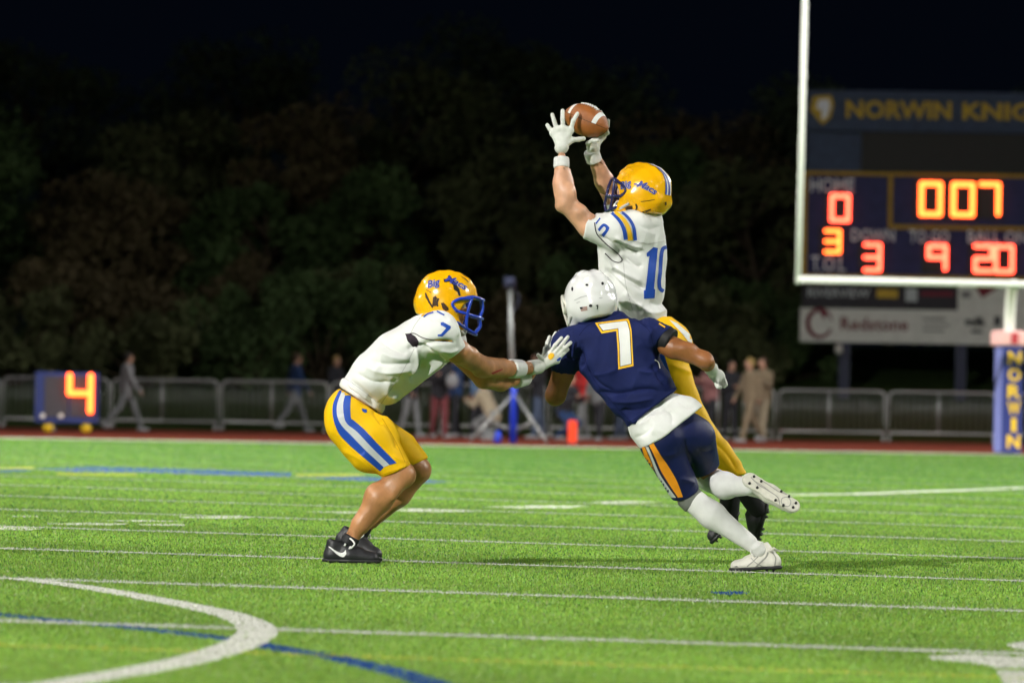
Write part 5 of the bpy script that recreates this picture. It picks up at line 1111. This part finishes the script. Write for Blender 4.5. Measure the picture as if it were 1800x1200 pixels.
q0 = Z6([(182, 322), (205, 400), (245, 510), (300, 600), (352, 660)]); q1 = Z6([(203, 316), (240, 400), (275, 490), (325, 585), (378, 652)]); q2 = Z6([(228, 318), (262, 400), (302, 492), (355, 575), (412, 652)]); q3 = Z6([(222, 292), (270, 390), (310, 480), (365, 570), (420, 652)]); q4 = Z6([(248, 276), (300, 365), (355, 445), (410, 540), (452, 648)])
for a, b, c_ in ((q0, q1, m_orst), (q1, q2, m_silver), (q3, q4, m_orst)): decal('stripe', pCt, c_, pantsC, strip_poly(a, b), cell=4)
decal('stripe_edge', pCt, m_blk, pantsC, band(q2, 1.4), cell=4, off=.0035); decal('stripe_edge', pCt, m_blk, pantsC, band(q1, 1.2), cell=4, off=.0035)
# legs and feet
V, Q = sdf([(Cone(JC(1209, 872, .06), JC(1252, 905, .03), .064, .07), .03), (Cone(JC(1252, 905, .03), JC(1335, 966, .0), .068, .037), .03)], .0065, .03, cuts=[Half(JC(1214, 878, .06), unit(P(1205, 868, YC)-P(1250, 905, YC)))], smooth=2); V = folds(V, Q, [([(1325, 965), (1335, 958), (1342, 950)], 2.5, .004), ([(1318, 960), (1328, 953), (1336, 945)], 2.5, -.003)], .001, 9, 3); skt = (V, Q); sk = obj('sock', V, Q, m_sockw, pC)
tube_band(pC, 'knee_sleeve', JC(1206, 868, .06), JC(1222, 884, .055), .07, .069, mat('grey_knee_pad', (.16, .17, .15), .7, .2, .1, 30, .3, 400))  # plain grey ring around the knee, below the pants hem
V, Q = sdf([(Cone(JC(1243, 840, .3), JC(1275, 853, .15), .068, .07), .03), (Cone(JC(1275, 853, .15), JC(1318, 856, -.03), .066, .042), .03)], .0065, .03, smooth=2); obj('sock', V, Q, m_sockw, pC)
hl = JC(1368, 1000, .02); hl[2] = float(fz(hl[0], YC))+.012; te = JC(1284, 1003, .03); te[2] = hl[2]-.016
sA_, sAt, wS = shoe(pC, hl, te, (.1, 0, 1), m_shoew, m_sole, high=.035, lace=m_wp, ank=.3)
m_pan = mat('grey_shoe_panel', (.3, .3, .27), .6, .3, .15, 40)
Z10 = lambda p: zoomed(p, 1220, 820, 6)
for p in (band(Z10([(780, 900), (760, 950), (700, 1010), (640, 1070)]), 3), band(Z10([(560, 1050), (620, 1000), (680, 940)]), 2), band(Z10([(820, 900), (860, 960), (850, 1040)]), 1.6), band(Z10([(600, 960), (650, 1010), (720, 1050)]), 1.4)): decal('shoe_panel', sAt, m_pan, sA_, p, cell=3, off=.0015)
decal('toe_cap', sAt, m_sole, sA_, [Z10([(385, 1060), (450, 1045), (510, 1075), (520, 1110), (400, 1110)])], cell=3, off=.002)
MB().tube([JC(1353, 968, -.03), JC(1360, 963, -.02), JC(1367, 967, .0)], [.006, .008, .005], 6).obj('heel_tab', m_solew, sA_, True)
sB_, sBt, wS2 = shoe(pC, JC(1312, 838, -.06), JC(1406, 893, -.1), (-.3, .85, -.32), m_shoew, m_solew, high=.01)
sol = next(c for c in sB_.children if c.name.startswith('sole')); b_ = woff(sol); slt = (np.array([v.co[:] for v in sol.data.vertices])+b_, np.array([tuple(p.vertices) for p in sol.data.polygons]))
for p in (band(Z10([(600, 110), (680, 190), (780, 250), (880, 320), (905, 400)]), 1.6), band(Z10([(690, 130), (800, 200), (900, 265), (1000, 300), (1070, 370)]), 1.4), band(Z10([(930, 330), (980, 320), (1020, 360), (1005, 410), (950, 415), (920, 370), (930, 330)]), 1.5), band(Z10([(640, 150), (740, 215), (840, 290)]), 1.2)): decal('sole_groove', slt, m_pan, sol, p, cell=3, off=.0015)
# glove on the right hand, black band standing in for shade inside the sleeve
glove(pC, JC, (1254, 655, .15), [(1264, 656, .18), (1267, 661, .18), (1267, 667, .175), (1264, 672, .165)], [[(1271, 664, .17), (1275, 672, .14)], [(1273, 668, .165), (1276, 676, .13)], [(1272, 673, .16), (1273, 679, .125)], [(1268, 677, .15), (1266, 681, .12)]], [(1258, 668, .13), (1260, 675, .11), (1262, 680, .1)], cuff=(1250, 648, .08), r=.011, pr=.02)
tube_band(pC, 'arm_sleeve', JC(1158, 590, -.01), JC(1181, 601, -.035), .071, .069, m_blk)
# helmet details
H9 = lambda p: zoomed(p, 970, 470, 9.231)
def disc(x, y, rx, ry): return [(x+rx*math.cos(a), y+ry*math.sin(a)) for a in np.linspace(0, 6.283, 13)[:-1]]
for p in (disc(570, 285, 24, 18), disc(630, 620, 28, 24), disc(822, 262, 22, 26), disc(335, 350, 16, 36)): decal('vent_hole', hCt, m_blk, hC, [H9(p)], cell=3)
for p in ([(395, 575), (450, 552), (470, 556), (410, 582)], [(755, 495), (800, 488), (830, 496), (790, 506)], [(360, 530), (470, 475), (590, 448), (590, 458), (480, 492), (370, 540)]): decal('shell_groove', hCt, mat('helmet_groove_grey', (.42, .43, .43), .5, .3, .1, 30), hC, [H9(p)], cell=3, off=.002)
decal('flag_sticker', hCt, mat('flag_red_white', (.38, .26, .23), .5, .3, .35, 900, stretch=(1, 1, .05)), hC, [H9([(455, 645), (575, 628), (580, 695), (478, 712)])], cell=3); decal('flag_canton', hCt, m_blk, hC, [H9([(452, 645), (500, 638), (505, 672), (468, 676)])], cell=3, off=.004)
decal('helmet_number', hCt, m_blk, hC, [H9([(715, 610), (752, 603), (750, 640), (742, 678), (728, 678), (735, 625), (717, 626)])], cell=3)

conform(pA, free=[(JA(705, 838, -.14), .12, .17), (JA(740, 828, .16), .1, .15), (JA(812, 628, -.12), .09, .13), (JA(818, 645, .22), .1, .14)])
conform(pB, free=[(JB(1020, 392, -.18), .1, .14), (JB(1080, 355, .24), .1, .14)])
conform(pC, free=[(JC(1190, 612, -.03), .09, .12), (JC(980, 680, .1), .1, .14)])
